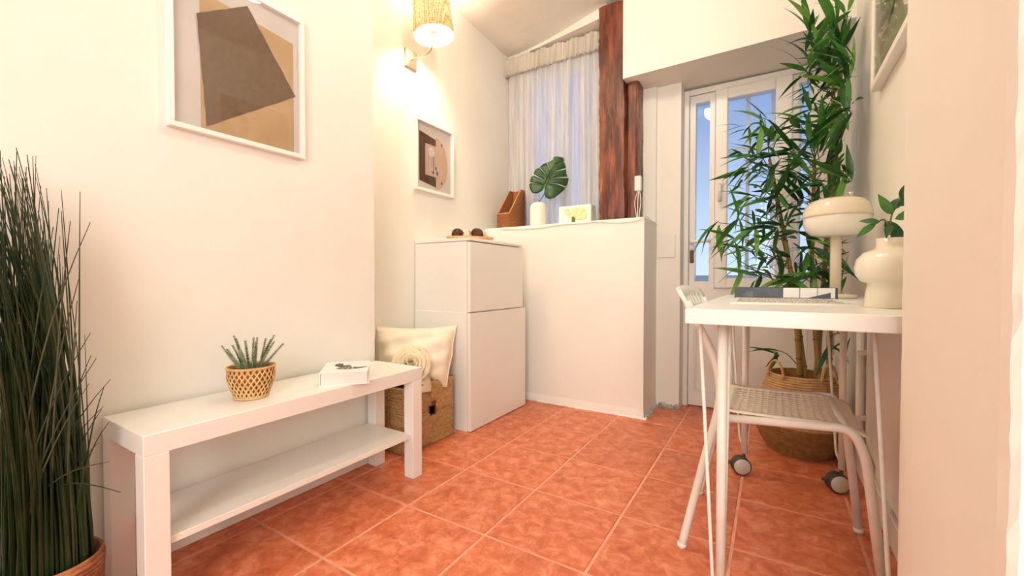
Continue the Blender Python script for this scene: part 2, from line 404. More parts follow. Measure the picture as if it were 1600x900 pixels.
# ---- two stacked cabinets
CX0, CXB, CX1, CY0, CY1 = XR2+.004, -1.352, -1.332, 1.758, 2.338
cab = thing('lower_cabinet', 'taller white flat-fronted cabinet standing on the floor', 'cabinet', (-1.53, 2.05, 0))
MB().box(CX0, CXB-.002, CY0, CY1, 0, .627, bev=.001).build('body', M_white, cab)
MB().box(CXB, CX1, CY0+.001, CY1-.001, .004, .625, bev=.0015).build('door', M_white, cab)
cab2 = thing('upper_cabinet', 'smaller white cabinet stacked on top of the other cabinet', 'cabinet', (-1.53, 2.04, .627))
MB().box(CX0, CXB-.004, CY0+.004, CY1-.03, .627, 1.002, bev=.001).build('body', M_white, cab2)
MB().box(CXB-.002, CX1-.002, CY0+.005, CY1-.031, .630, .9985, bev=.0015).build('door', M_white, cab2)
MB().box(CX0, CX1-.001, CY0+.002, CY1-.028, 1.004, 1.020, bev=.0012).build('top_panel', M_white, cab2)

# ---- table: white slab on four tube legs with wire braces
TX0, TX1, TY0, TY1, TZ, TT = -.166, .306, 1.02, 2.06, .735, .034
table = thing('desk_table', 'narrow white desk table on slim metal legs, against the right wall', 'table', (.07, 1.54, 0))
MB().box(TX0, TX1, TY0, TY1, TZ-TT, TZ, bev=.0025, seg=2).build('table_top', M_white, table)
M_wheel = mat('caster_grey', (208, 200, 188), .4); M_rub = mat('dark_rubber', (70, 62, 56), .6)
for lx, ly, sx, sy, caster in ((-.098, 1.128, -1, -1, False), (.235, 1.128, -1, -1, False), (-.088, 1.97, -1, -1, True), (.232, 1.99, -1, -1, True)):
    zt_ = TZ-TT; zb_ = .088 if caster else 0
    lg = MB().tube([(lx, ly, zb_), (lx, ly, zt_-.004)], .0112, 14)
    leg = lg.build('leg', M_metalw, table)
    top1 = (lx-.052, ly+.012, zt_-.002); top2 = (lx+.012, ly+.055, zt_-.002)
    zj = zb_+.03
    MB().tube(round_path([top1, (lx-.017, ly+.001, zj+.03), (lx-.006, ly, zj)], .02), .0042, 8).tube(round_path([top2, (lx+.004, ly+.019, zj+.03), (lx, ly+.006, zj)], .02), .0042, 8).build('wire_brace', M_metalw, leg)
    MB().box(lx-.065, lx+.03, ly-.03, ly+.065, zt_-.0035, zt_, bev=.001).build('mounting_plate', M_metalw, leg)
    if caster:
        cz_ = .036; a = R(35); dvec = Vector((math.cos(a), -math.sin(a), 0)); c = Vector((lx, ly, 0)); ax = Vector((math.sin(a)*0+.35, -.94, 0)).normalized()
        off = Vector((-.012, 0, 0))
        M3 = Matrix(((0, 0, ax.x), (0, 0, ax.y), (0, 0, 0))); t_ = Vector((0, 0, 1)).cross(ax)
        Mx = Matrix(((t_.x, 0, ax.x), (t_.y, 0, ax.y), (0, 1, 0)))
        cc = c+off+Vector((0, 0, cz_))
        wheel = MB().lathe([(.0, -.022), (.028, -.022), (.036, -.017), (.036, -.006), (.030, -.003), (.030, .003), (.036, .006), (.036, .017), (.028, .022), (0, .022)], cc, 28, M=Mx).build('caster', M_rub, leg)
        # pale hub disc facing the room
        MB().lathe([(0, .0245), (.029, .0245), (.031, .022), (.031, .020)], cc, 28, M=Mx).build('wheel_cap', M_wheel, leg)
        MB().tube([(lx, ly, .086), (lx, ly, .062)], .006, 8).tube([cc+Vector((0, 0, .02)), cc+t_*-.052+Vector((0, 0, .008))], [.012, .006], 8).build('caster_brake', M_rub, leg)
    else:
        MB().tube([(lx, ly, 0), (lx, ly, .012)], .016, 12).build('foot', M_plasticw, leg)

# ---- chair pushed under the table
YN, YF = 1.335, 1.705
chair = thing('metal_chair', 'white metal chair with perforated seat pushed under the desk table', 'chair', (.02, 1.52, 0))
for y in (YN, YF):
    yi = y+.012 if y == YN else y-.012
    f = MB().tube(round_path([(.245, y, 0), (.205, yi, .36), (.178, yi, .425), (-.10, yi, .405)], .07, 8), .0115, 12).build('front_leg', M_metalw, chair)
    MB().tube([(.245, y, 0), (.2435, y, .013)], .0135, 12).build('foot', M_plasticw, f)
    b = MB().tube(smooth_path([(-.222, y, 0), (-.165, yi, .26), (-.128, yi, .42), (-.124, yi, .50), (-.142, yi, .58), (-.176, yi, .655), (-.213, yi, .735)], 5), .0115, 12).build('back_leg', M_metalw, chair)
    MB().tube([(-.222, y, 0), (-.2195, y, .013)], .0135, 12).build('foot', M_plasticw, b)
# seat: perforated shell
def seat_z(x):
    z = .427 + .035*(x+.0)*.6
    if x > .13: z -= ((x-.13)/.09)**2*.030
    if x < -.06: z += ((-.06-x)/.07)**2*.006
    return z
xs = [-.125, -.095]; ys = [YN+.012]
hx_flag = [False]
x = -.095
for k in range(13): xs += [x+.0120, x+.0185]; hx_flag += [True, False]; x += .0185
xs += [.165, .185, .20, .212]; hx_flag += [False]*4
y = YN+.012; ys += [y+.028]; hy_flag = [False]; y += .028
for k in range(12): ys += [y+.0172, y+.0242]; hy_flag += [True, False]; y += .0242
ys += [YF-.012]; hy_flag += [False]
vs = [(a, b, seat_z(a) - .010*(1-((b-1.52)/.175)**2)) for a in xs for b in ys]; ny_ = len(ys); fs = []
for i in range(len(xs)-1):
    for j in range(ny_-1):
        if i < len(hx_flag) and hx_flag[i] and hy_flag[j]: continue
        a = i*ny_+j; fs.append([a, a+ny_, a+ny_+1, a+1])
seat = MB().add(vs, fs, True).build('seat', mat('cream_plastic', (238, 228, 208), .4), chair)
md = seat.modifiers.new('solid', 'SOLIDIFY'); md.thickness = .005; md.offset = 0
# backrest: curved slotted plate
vs = []; fs = []; nyb, nzb = 22, 9
def back_pt(y, q):
    s = (y-1.52)/.2; z = .655+.125*q
    return (-.176-.045*q-.028*(1-s*s)-.010*q*q, y, z-.014*s*s*q)
ylist = [YN-.012 + (YF-YN+.024)*k/(nyb-1) for k in range(nyb)]; qlist = [k/(nzb-1) for k in range(nzb)]
vs = [back_pt(y, q) for y in ylist for q in qlist]
for i in range(nyb-1):
    for j in range(nzb-1):
        if 2 <= i <= nyb-4 and i % 2 == 0 and j in (2, 4, 5): continue
        a = i*nzb+j; fs.append([a, a+nzb, a+nzb+1, a+1])
bk = MB().add(vs, fs, True).build('backrest', M_plasticw, chair); md = bk.modifiers.new('solid', 'SOLIDIFY'); md.thickness = .012; md.offset = 0
MB().tube([(-.12, YN+.012, .405), (-.12, YF-.012, .405)], .009, 10).build('crossbar', M_metalw, chair)
MB().tube([(.165, YN+.012, .418), (.165, YF-.012, .418)], .009, 10).build('crossbar', M_metalw, chair)

# ================================================================== pictures
M_mat = mat('mat_board_grey', (206, 200, 196), .8, c2=(198, 192, 188), scale=6)
M_tan = mat('tan_paper', (190, 162, 124), .8, c2=(178, 148, 110), scale=9)
M_brn = mat('brown_paper', (112, 88, 66), .8, c2=(104, 80, 58), scale=60, bump=.2, bscale=200)
def picture(name, label, X, out, y0, y1, z0, z1, fw, fd, mat_m=None):
    """wooden frame on a wall at plane X, facing +X (out=1) or -X (out=-1)"""
    t = thing(name, label, 'picture', (X, (y0+y1)/2, z0)); xa, xb = sorted((X, X+out*fd))
    fr = MB().box(xa, xb, y0, y1, z0, z0+fw, bev=.0015).box(xa, xb, y0, y1, z1-fw, z1, bev=.0015).box(xa, xb, y0, y0+fw, z0+fw, z1-fw, bev=.0015).box(xa, xb, y1-fw, y1, z0+fw, z1-fw, bev=.0015)
    fr.build('frame', M_frame, t)
    q = X+out*.004; a, b = sorted((q, q+out*.004))
    MB().box(a, b, y0+fw*.9, y1-fw*.9, z0+fw*.9, z1-fw*.9).build('backing', mat_m or M_mat, t)
    q = X+out*(fd-.006); a, b = sorted((q, q+out*.002))
    MB().box(a, b, y0+fw*.9, y1-fw*.9, z0+fw*.9, z1-fw*.9).build('glass', M_glass, t)
    return t
def paper(t, name, pts, X, th, m): # pts = [(y,z)...] on plane X
    return MB().prism([(X, y, z) for y, z in pts], (th, 0, 0)).build(name, m, t)
# large one, left wall
p0 = onX(265, 198, XL); p1 = onX(482, 254, XL+.022); FD = .024
pic = picture('framed_collage', 'large white framed collage of brown and tan paper above the bench', XL, 1, .528, .945, 1.246, 1.752, .015, FD)
Xp = XL+.009
def pp(px, py): q = onX(px, py, Xp); return (q.y, q.z)
ta, tb = pp(318, 100)[0], pp(461, 100)[0]
paper(pic, 'tan_sheet', [(ta, 1.262), (tb, 1.262), (tb, 1.655), (ta+.1, 1.672), (ta, 1.68)], Xp, .001, M_tan)
q4 = [pp(326, 199), pp(464, 154), pp(391, 15), pp(313, 26)]
random.seed(11); edge = []
for k in range(4):
    a = Vector(q4[k]); b = Vector(q4[(k+1) % 4]); n_ = 14
    for i in range(n_):
        p = a.lerp(b, i/n_); edge.append((p.x+rnd(-.001, .001), p.y+rnd(-.001, .001)))
paper(pic, 'brown_sheet', edge, Xp+.0015, .001, M_brn)
M_brn2 = mat('dark_brown_paper', (82, 58, 34), .8)
# small one beside the wall lamp
pic2 = picture('framed_flower_print', 'small white framed print of a flower under the wall lamp', XR2, 1, 1.752, 2.088, 1.312, 1.722, .016, .026, mat('pale_mat', (212, 203, 194), .8))
X2 = XR2+.009
M_dbr = mat('ribbed_brown_card', (98, 70, 46), .8, c2=(74, 50, 32), scale=3, stretch=(1, 20, 60))
M_blush = mat('blush_paper', (208, 176, 148), .8, c2=(200, 166, 136), scale=40); M_photo = mat('photo_paper', (196, 172, 156), .7, c2=(186, 160, 144), scale=10); M_peony = mat('white_petal_print', (226, 212, 196), .8, c2=(206, 190, 172), scale=60)
M_stem = mat('stem_print', (84, 70, 56), .8)
paper(pic2, 'brown_card', [(1.795, 1.372), (1.935, 1.352), (1.935, 1.635), (1.795, 1.655)], X2, .001, M_dbr)
arc = [(1.935, 1.345)] + [(1.935+.105*math.sin(a), 1.495-.155*math.cos(a)) for a in [math.pi*k/16 for k in range(17)]] + [(1.935, 1.645)]
paper(pic2, 'half_disc', arc, X2, .0008, M_blush)
paper(pic2, 'photo_card', [(1.842, 1.412), (1.972, 1.412), (1.972, 1.594), (1.842, 1.594)], X2+.0012, .0008, M_photo)
rg = [(1.893+(.028+.004*math.sin(k*5))*math.cos(k*.31416), 1.553+(.028+.004*math.sin(k*3))*math.sin(k*.31416)) for k in range(20)]
paper(pic2, 'flower_print', rg, X2+.0022, .0004, M_peony)
paper(pic2, 'stem_print', [(1.911, 1.43), (1.915, 1.43), (1.918, 1.50), (1.914, 1.54), (1.910, 1.54), (1.913, 1.50)], X2+.0022, .0004, M_stem)
for cy, cz0, rr in ((1.908, 1.435, .010), (1.932, 1.465, .010), (1.945, 1.437, .013), (1.985, 1.615, .010), (1.985, 1.385, .010)):
    paper(pic2, 'bud_print', [(cy+rr*math.cos(a)*.7, cz0+rr*math.sin(a)) for a in [k*1.0472 for k in range(6)]], X2+.0024, .0004, M_stem)
MB().tube([(X2+.0025, 1.932, 1.468), (X2+.0025, 1.945, 1.437)], .0012, 5).build('stem_print', M_stem, pic2)
# right wall one (leaf print), cut by the wall return
pic3 = picture('framed_leaf_print', 'white framed green leaf print on the right wall above the desk', XR, -1, 1.44, 1.975, 1.47, 2.12, .022, .03, mat('leaf_print_ground', (184, 174, 150), .7, c2=(206, 198, 178), scale=4))
M_lp = [mat('printed_leaf_green', (92, 112, 62), .7, c2=(132, 146, 92), scale=18), mat('printed_leaf_pale', (168, 158, 132), .7, c2=(190, 180, 152), scale=12), mat('printed_leaf_dark', (62, 86, 44), .7)]
random.seed(21)
for k in range(16):
    cy, c0 = rnd(1.56, 1.86), rnd(1.58, 2.0); a = rnd(0, 6.28); L = rnd(.05, .085); W = L*rnd(.25, .4)
    pts = []
    for i in range(14):
        b = 2*math.pi*i/14; u_, v_ = L*math.cos(b), W*math.sin(b)*(1-.35*math.cos(b))
        pts.append((cy+u_*math.cos(a)-v_*math.sin(a), c0+u_*math.sin(a)+v_*math.cos(a)))
    paper(pic3, 'leaf_print', pts, XR-.0085-.0006*k*.3, -.0003, M_lp[k % 3])

# ================================================================== wall lamp
SC = Vector((-1.565, 1.74, 0))
wl = thing('wall_lamp', 'nickel wall lamp with a woven drum shade beside the small picture', 'lamp', (XR2, 1.735, 2.02))
plate = onX(647, 95, XR2)
MB().box(XR2, XR2+.012, 1.735-.045, 1.735+.045, 1.975, 2.075, bev=.002).build('back_plate', M_chrome, wl)
MB().tube(smooth_path([(XR2+.01, 1.735, 2.025), (XR2+.06, 1.737, 2.022), (-1.605, 1.74, 2.03), (-1.572, 1.74, 2.06), (-1.565, 1.74, 2.115), (-1.565, 1.74, 2.15)], 6), .0058, 10).build('arm', M_chrome, wl)
MB().lathe([(.0, 2.125), (.012, 2.125), (.018, 2.135), (.018, 2.165), (.0, 2.165)], (SC.x, SC.y, 0), 18).build('socket', M_plasticw, wl)
def shade_mat():
    m = bpy.data.materials.new('woven_shade'); m.use_nodes = True; nt = m.node_tree; nt.nodes.remove(nt.nodes['Principled BSDF']); out = nt.nodes['Material Output']
    tc = nt.nodes.new('ShaderNodeTexCoord'); vo = nt.nodes.new('ShaderNodeTexVoronoi'); vo.inputs['Scale'].default_value = 110; vo.inputs['Randomness'].default_value = .35
    nt.links.new(tc.outputs['Object'], vo.inputs['Vector'])
    rp = nt.nodes.new('ShaderNodeValToRGB'); rp.color_ramp.elements[0].position = .25; rp.color_ramp.elements[1].position = .6
    rp.color_ramp.elements[0].color = lin((232, 196, 158)) + (1,); rp.color_ramp.elements[1].color = lin((172, 118, 78)) + (1,)
    nt.links.new(vo.outputs['Distance'], rp.inputs[0])
    mpn = nt.nodes.new('ShaderNodeMath'); mpn.operation = 'MULTIPLY'; mpn.inputs[1].default_value = 60
    d = nt.nodes.new('ShaderNodeBsdfDiffuse'); t = nt.nodes.new('ShaderNodeBsdfTranslucent'); mx = nt.nodes.new('ShaderNodeMixShader'); mx.inputs[0].default_value = .024
    nt.links.new(rp.outputs[0], d.inputs[0]); nt.links.new(rp.outputs[0], t.inputs[0])
    nt.links.new(d.outputs[0], mx.inputs[1]); nt.links.new(t.outputs[0], mx.inputs[2]); nt.links.new(mx.outputs[0], out.inputs[0]); return m
tiltM = Matrix.Rotation(R(5), 3, Vector((0.5, -.86, 0)))
sr0, sr1, sz0, sz1 = .108, .100, -.065, .105
sc_ = (SC.x, SC.y, 2.175)
sh = MB().lathe([(sr0, sz0), (sr1, sz1)], sc_, 48, M=tiltM).build('lamp_shade', shade_mat(), wl)
for r_, z_ in ((sr0, sz0), (sr1, sz1)):
    MB().tube([Vector(sc_)+tiltM @ Vector((r_*math.cos(a), r_*math.sin(a), z_)) for a in [2*math.pi*k/40 for k in range(40)]], .0022, 6, closed=True).build('shade_ring', M_frame, sh)
def emis(name, c, s):
    m = bpy.data.materials.new(name); m.use_nodes = True; b = m.node_tree.nodes['Principled BSDF']
    b.inputs['Emission Color'].default_value = c + (1,); b.inputs['Emission Strength'].default_value = s; b.inputs['Base Color'].default_value = (1, 1, 1, 1); return m
MB().lathe([(.0, -.032), (.012, -.030), (.026, -.012), (.028, .004), (.022, .018), (.0, .028)], (SC.x, SC.y, 2.198-.004), 20).build('bulb', emis('lit_bulb', (1, .82, .6), 18), wl)
# glowing globe added under the ceiling, out of view, to brighten the room
cl = thing('ceiling_fill_globe', 'added white glass globe under the ceiling, unseen fill light', 'lamp', (-.50, 1.28, 2.5))
MB().lathe([(0, 2.52), (.06, 2.52), (.06, 2.495), (.045, 2.485), (.03, 2.484), (0, 2.484)], (-.50, 1.28, 0), 28).build('ceiling_rose', M_frame, cl)
MB().lathe([(.07*math.sin(math.pi*k/14), 2.418-.07*math.cos(math.pi*k/14)) for k in range(15)], (-.50, 1.28, 0), 28).build('globe', emis('fill_globe_glow', (1, .90, .71), FILL_GLOW), cl)

# ================================================================== curtain
def curtain_mat():
    m = bpy.data.materials.new('sheer_voile'); m.use_nodes = True; nt = m.node_tree; nt.nodes.remove(nt.nodes['Principled BSDF']); out = nt.nodes['Material Output']
    tc = nt.nodes.new('ShaderNodeTexCoord'); mp = nt.nodes.new('ShaderNodeMapping'); mp.inputs['Scale'].default_value = (17, 0, .8)
    nt.links.new(tc.outputs['Object'], mp.inputs[0]); nz = nt.nodes.new('ShaderNodeTexNoise'); nz.inputs['Scale'].default_value = 1; nz.inputs['Detail'].default_value = 3
    nt.links.new(mp.outputs[0], nz.inputs['Vector'])
    mr = nt.nodes.new('ShaderNodeMapRange'); mr.inputs['From Min'].default_value = .35; mr.inputs['From Max'].default_value = .65; mr.inputs['To Min'].default_value = .48; mr.inputs['To Max'].default_value = .95
    nt.links.new(nz.outputs['Fac'], mr.inputs[0])
    tr = nt.nodes.new('ShaderNodeBsdfTransparent'); d = nt.nodes.new('ShaderNodeBsdfDiffuse'); d.inputs[0].default_value = (.86, .84, .82, 1)
    tl = nt.nodes.new('ShaderNodeBsdfTranslucent'); tl.inputs[0].default_value = (.86, .84, .82, 1); m1 = nt.nodes.new('ShaderNodeMixShader'); m1.inputs[0].default_value = .3
    nt.links.new(d.outputs[0], m1.inputs[1]); nt.links.new(tl.outputs[0], m1.inputs[2])
    mx = nt.nodes.new('ShaderNodeMixShader'); nt.links.new(mr.outputs[0], mx.inputs[0]); nt.links.new(tr.outputs[0], mx.inputs[1]); nt.links.new(m1.outputs[0], mx.inputs[2]); nt.links.new(mx.outputs[0], out.inputs[0]); return m
M_sheer = curtain_mat()
random.seed(31)
cur = thing('sheer_curtain', 'sheer white gathered curtain hanging in front of the window', 'curtain', (-1.32, 2.715, 2.34))
def fold_sheet(x0, x1, z0, z1, nxs, nzs, amp, freqs, y, spread=0, hemz=0):
    ph = [rnd(0, 6.28) for _ in freqs]; vs = []; fs = []
    for i in range(nxs+1):
        u = i/nxs
        for j in range(nzs+1):
            q = j/nzs; x = x0+(x1-x0)*u + spread*(1-q)*math.sin(u*9+ph[0])
            a = amp*(.45+.55*(1-q))
            yy = y + a*sum(math.sin(2*math.pi*f*u+p+q*.8*math.sin(f+p))/(1+.25*k) for k, (f, p) in enumerate(zip(freqs, ph)))/1.6
            vs.append((x, yy, z0+(z1-z0)*q + hemz*math.sin(u*40+ph[-1])*(1 if q > .5 else 0)))
    for i in range(nxs):
        for j in range(nzs): a = i*(nzs+1)+j; fs.append([a, a+nzs+1, a+nzs+2, a+1])
    return MB().add(vs, fs, True)
fold_sheet(-1.715, -.945, 1.166, 2.335, 260, 14, .026, (7, 13, 29), 2.738, .02).build('panel', M_sheer, cur)
fold_sheet(-1.715, -1.50, 1.166, 2.335, 80, 14, .014, (5, 9), 2.758, .01).build('panel', M_sheer, cur)
fold_sheet(-1.14, -.945, 1.166, 2.335, 80, 14, .014, (5, 8), 2.758, .01).build('panel', M_sheer, cur)
M_header = mat('gathered_header', (238, 230, 218), .8, trans=.25)
fold_sheet(-1.722, -.94, 2.325, 2.448, 300, 6, .022, (23, 41, 67), 2.712, 0, .008).build('header', M_header, cur)
fold_sheet(-1.722, -.94, 2.325, 2.440, 240, 6, .016, (29, 47), 2.728, 0, .008).build('header', M_header, cur)
MB().tube([(-1.728, 2.735, 2.39), (-.94, 2.735, 2.39)], .005, 8).build('rod', M_plasticw, cur)

# ================================================================== things on the ledge
# magazine file, woven, orange brown
M_wick = mat('orange_wicker', (164, 96, 48), .6, c2=(198, 132, 76), scale=90, bump=.9, bscale=160, stretch=(1, 1, 2.2))
M_wickd = mat('wicker_edge', (204, 142, 90), .6, bump=.4, bscale=120)
mf = thing('magazine_file', 'orange brown wicker magazine file on the ledge', 'magazine file', (-1.585, 2.575, LZ))
mx0, mx1, my0, my1 = -1.635, -1.535, 2.472, 2.685; zl_, zh_ = LZ+.098, LZ+.285
prof = [(my0, LZ), (my1, LZ), (my1, zh_), (my1-.055, zh_), (my0, zl_)]
for x in (mx0, mx1-.005): MB().prism([(x, a, b) for a, b in prof], (.005, 0, 0)).build('side_panel', M_wick, mf)
MB().box(mx0+.005, mx1-.005, my0, my0+.005, LZ, zl_).build('front_panel', M_wick, mf)
MB().box(mx0+.005, mx1-.005, my1-.005, my1, LZ, zh_).build('back_panel', M_wick, mf)
MB().box(mx0+.005, mx1-.005, my0+.005, my1-.005, LZ, LZ+.005).build('bottom', M_wick, mf)
rm = MB()
for x in (mx0+.0025, mx1-.0025): rm.tube([(x, my0, zl_), (x, my1-.055, zh_), (x, my1, zh_)], .0042, 8)
rm.tube([(mx0, my0+.002, zl_), (mx1, my0+.002, zl_)], .0042, 8).tube([(mx0, my1-.002, zh_), (mx1, my1-.002, zh_)], .0042, 8).build('rim', M_wickd, mf)
sl = MB()
for k in range(11):
    z = LZ+.012+k*.008
    sl.tube([(mx0, my0-.001, z), (mx1, my0-.001, z)], .0034, 6)
sl.build('front_weave', M_wick, mf)
sl = MB()
for k in range(32):
    z = LZ+.008+k*.0085
    ya = my0 if z < zl_ else my0 + (z-zl_)/(zh_-zl_)*(my1-.055-my0)
    sl.tube([(mx1, ya+.003, z), (mx1, my1, z)], .0032, 6)
sl.build('side_weave', M_wick, mf)
# ribbed white vase with a monstera leaf
VC = Vector((onY(841, 330, 2.545).x, 2.545, LZ))
M_cer = mat('matt_white_ceramic', (240, 234, 222), .55)
vz = thing('ribbed_vase', 'white domed ribbed vase on the ledge holding one large leaf', 'vase', VC)
pv = [(0, 0), (.052, 0), (.056, .006), (.057, .03), (.057, .115), (.054, .135), (.046, .150), (.034, .160), (.020, .164), (.018, .158), (.016, .10), (0, .10)]
mb = MB(); seg = 96; vs = []; fs = []
for (r, z) in pv:
    for k in range(seg):
        a = 2*math.pi*k/seg; rr = r + (.0009*math.cos(a*32) if r > .03 else 0); vs.append(VC+Vector((rr*math.cos(a), rr*math.sin(a), z)))
for i in range(len(pv)-1):
    for k in range(seg): fs.append([i*seg+k, i*seg+(k+1) % seg, (i+1)*seg+(k+1) % seg, (i+1)*seg+k])
mb.add(vs, fs, True).build('body', M_cer, vz)
M_mon = mat('monstera_green', (42, 78, 34), .38, c2=(96, 128, 74), scale=9, detail=5, lo=.48, hi=.78, spec=.5)
M_mons = mat('monstera_vein', (110, 138, 84), .5)
lfm = thing('monstera_leaf', 'single dark green split monstera leaf standing in the ribbed vase', 'leaf', VC+Vector((0, 0, .16)))
LC = onY(851, 292, 2.555)     # petiole joint
rgt = Vector((math.cos(YAW), math.sin(YAW), 0)); fwd = Vector((-math.sin(YAW), math.cos(YAW), 0)); upv = Vector((0, 0, 1))
s_ = 2.80/FPX
def mon(px, py): # leaf surface point from outline sketch, gently cupped towards the window
    a, b = (px-851), (292-py); rr = math.hypot(a, b)*s_
    cup = -.25*rr*rr/.1 + .03*math.sin(a*.12)
    return LC + rgt*a*s_ + upv*b*s_ + fwd*(-.015 + .06*b*s_ - cup*.2)
segs = [ # lobes: closed strips from the midrib (start,end) and tips
 [(851, 292), (846, 300), (838, 304), (831, 303), (827, 296), (826, 289), (829, 287), (847, 289)],
 [(850, 291), (846, 288.5), (829, 286), (827, 284), (830, 276), (834, 275), (850, 284), (853, 287)],
 [(853, 287), (850, 283), (835, 273), (833, 272), (836, 265), (842, 262), (853, 275), (857, 278)],
 [(857, 278), (853, 274), (843, 261), (849, 256), (854, 254.5), (859, 268), (860, 270)],
 [(860, 270), (859, 266), (855, 254), (862, 251), (864, 249), (866, 244), (871, 243), (877, 244), (881, 245), (883, 250), (880, 252.5), (866, 259)],
 [(860, 270), (866, 260), (882, 252), (884, 257), (885, 262), (870, 267), (858, 275)],
 [(858, 275), (870, 268.5), (885, 264), (885.5, 271), (887, 276), (870, 278), (855, 283)],
 [(855, 283), (870, 279.5), (888, 278), (889, 280), (887, 288), (885, 292), (870, 288), (853, 288)],
 [(853, 288), (870, 289.5), (884.5, 294), (880, 299), (872, 306), (866, 311), (858, 313), (852, 310), (850, 304), (851, 293)]]
def fan_lobe(pts):
    mb = MB(); c = (sum(p[0] for p in pts)/len(pts), sum(p[1] for p in pts)/len(pts))
    rings_ = []
    for f in (1.0, .6, .25): rings_.append([mon(c[0]+(p[0]-c[0])*f, c[1]+(p[1]-c[1])*f) + fwd*(-.006*(1-f)) for p in pts])
    n_ = len(pts); vs = [v for r in rings_ for v in r] + [mon(*c)-fwd*.006]; fs = []
    for r in range(2):
        for k in range(n_): fs.append([r*n_+k, r*n_+(k+1) % n_, (r+1)*n_+(k+1) % n_, (r+1)*n_+k])
    for k in range(n_): fs.append([2*n_+k, 2*n_+(k+1) % n_, 3*n_])
    o = mb.add(vs, fs, True).build('leaf_lobe', M_mon, lfm); md = o.modifiers.new('solid', 'SOLIDIFY'); md.thickness = .0015
for s in segs: fan_lobe(s)
MB().tube([mon(850, 293)-fwd*.003, mon(856, 281)-fwd*.003, mon(862, 268)-fwd*.003, mon(874, 247)-fwd*.003], [.0022, .002, .0016, .001], 6).build('midrib', M_mons, lfm)
MB().tube(smooth_path([mon(851, 292), LC+Vector((-.004, .0, -.05)), VC+Vector((0, 0, .155)), VC+Vector((0, 0, .105))], 5), .0032, 8).build('stem', M_mon, lfm)
# white canvas block with a flower
bxa, bxb = onY(873, 330, 2.56).x, onY(923, 330, 2.56).x; bz = LZ+.122
cv = thing('flower_canvas', 'small white canvas block printed with a pale green flower', 'canvas', ((bxa+bxb)/2, 2.595, LZ))
MB().box(bxa, bxb, 2.56, 2.635, LZ, bz, bev=.002).build('block', M_frame, cv)
M_pet = [mat('pale_green_petal', (226, 228, 180), .7, c2=(196, 206, 136), scale=40), mat('yellow_petal', (236, 234, 200), .7, c2=(214, 216, 160), scale=40)]
fc = onY(893.5, 344, 2.5595)
random.seed(8)
for k in range(9):
    a = R(8+k*14.2); L = .118*(1-.12*abs(k-3)/4); L = min(L, (bz-fc.z-.018)/max(.05, math.sin(a))) ; W = .02
    d = Vector((math.cos(a), 0, math.sin(a))); nrm = Vector((-d.z, 0, d.x))
    pts = [fc + d*L*q + nrm*W*wv for q, wv in ((.1, -.15), (.5, -.7), (.85, -.9), (1, -.35), (.96, .1), (1, .5), (.82, .9), (.5, .6), (.1, .15))]
    pts = [Vector((p.x, 2.5597-.0002*k, max(p.z, LZ+.002))) for p in pts]
    MB().prism(pts, (0, -.0002, 0)).build('petal_print', M_pet[k % 2], cv)
MB().prism([(fc.x-.004, 2.557, LZ+.002), (fc.x+.024, 2.557, LZ+.002), (fc.x+.022, 2.557, fc.z+.012), (fc.x+.008, 2.557, fc.z+.022), (fc.x, 2.557, fc.z+.02)], (0, -.0003, 0)).build('stem_print', mat('olive_print', (92, 112, 48), .7), cv)
# junction box with cables on the stub post, cable along the ledge edge
jx = thing('junction_box', 'small white electrical box on the short timber post', 'box', (-.683, 2.60, 1.31))
MB().box(-.71, -.672, 2.572, 2.60, 1.335, 1.425, bev=.004).build('housing', M_plasticw, jx)
for k, o_ in enumerate((-.694, -.688, -.682)):
    MB().tube(smooth_path([(o_, 2.585, 1.337), (o_+.006*(k-1)*2-.003, 2.58, 1.27), (o_+.004*k-.006, 2.575, 1.20), (o_+.003, 2.57, LZ+.003)], 5), .0024, 6).build('cable', M_plasticw, jx)
pts = [(-1.60, 2.4555, LZ-.012), (-1.3, 2.4555, LZ-.022), (-1.15, 2.4555, LZ-.010), (-1.0, 2.4555, LZ-.012), (-.93, 2.4555, LZ-.008), (-.88, 2.4555, LZ-.013), (-.78, 2.4555, LZ-.024), (-.68, 2.4555, LZ-.022), (-.618, 2.4545, LZ-.002), (-.61, 2.47, LZ+.001), (-.612, 2.60, LZ-.012), (-.612, 2.735, LZ-.02)]
tag(MB().tube(smooth_path(pts, 6), .0024, 6).build('cable', M_plasticw, origin=pts[0]), 'thin white cable sagging along the front edge of the ledge', 'cable')
a = onY(1022, 368, 2.752); b = onY(1055, 402, 2.752)
sw = thing('blanking_plate', 'square white blank cover plate on the pier beside the door', 'cover plate', ((a.x+b.x)/2, 2.752, b.z))
MB().box(-.616, b.x, 2.744, 2.752, b.z, a.z, bev=.002).build('plate', M_plasticw, sw)

# ---- tray with woven balls on the cabinet
TC = Vector((-1.505, 1.99, 1.020))
M_wood = mat('pale_wood', (222, 180, 128), .5, c2=(206, 160, 108), scale=6, stretch=(1, 8, 1))
tr = MB(); prof = [(0, 0), (.085, 0), (.128, .012), (.145, .026), (.140, .028), (.122, .017), (.08, .008), (0, .008)]
vs = []; fs = []; seg = 40
ang = R(52)
for (r, z) in prof:
    for k in range(seg):
        a = 2*math.pi*k/seg; p = Vector((r*math.cos(a)*1.0, r*math.sin(a)*.62, z)); p = Matrix.Rotation(ang, 3, 'Z') @ p; vs.append(TC+p)
for i in range(len(prof)-1):
    for k in range(seg): fs.append([i*seg+k, i*seg+(k+1) % seg, (i+1)*seg+(k+1) % seg, (i+1)*seg+k])
tag(tr.add(vs, fs, True).build('wooden_tray', M_wood, origin=TC), 'shallow oval pale wooden tray on top of the upper cabinet', 'tray')
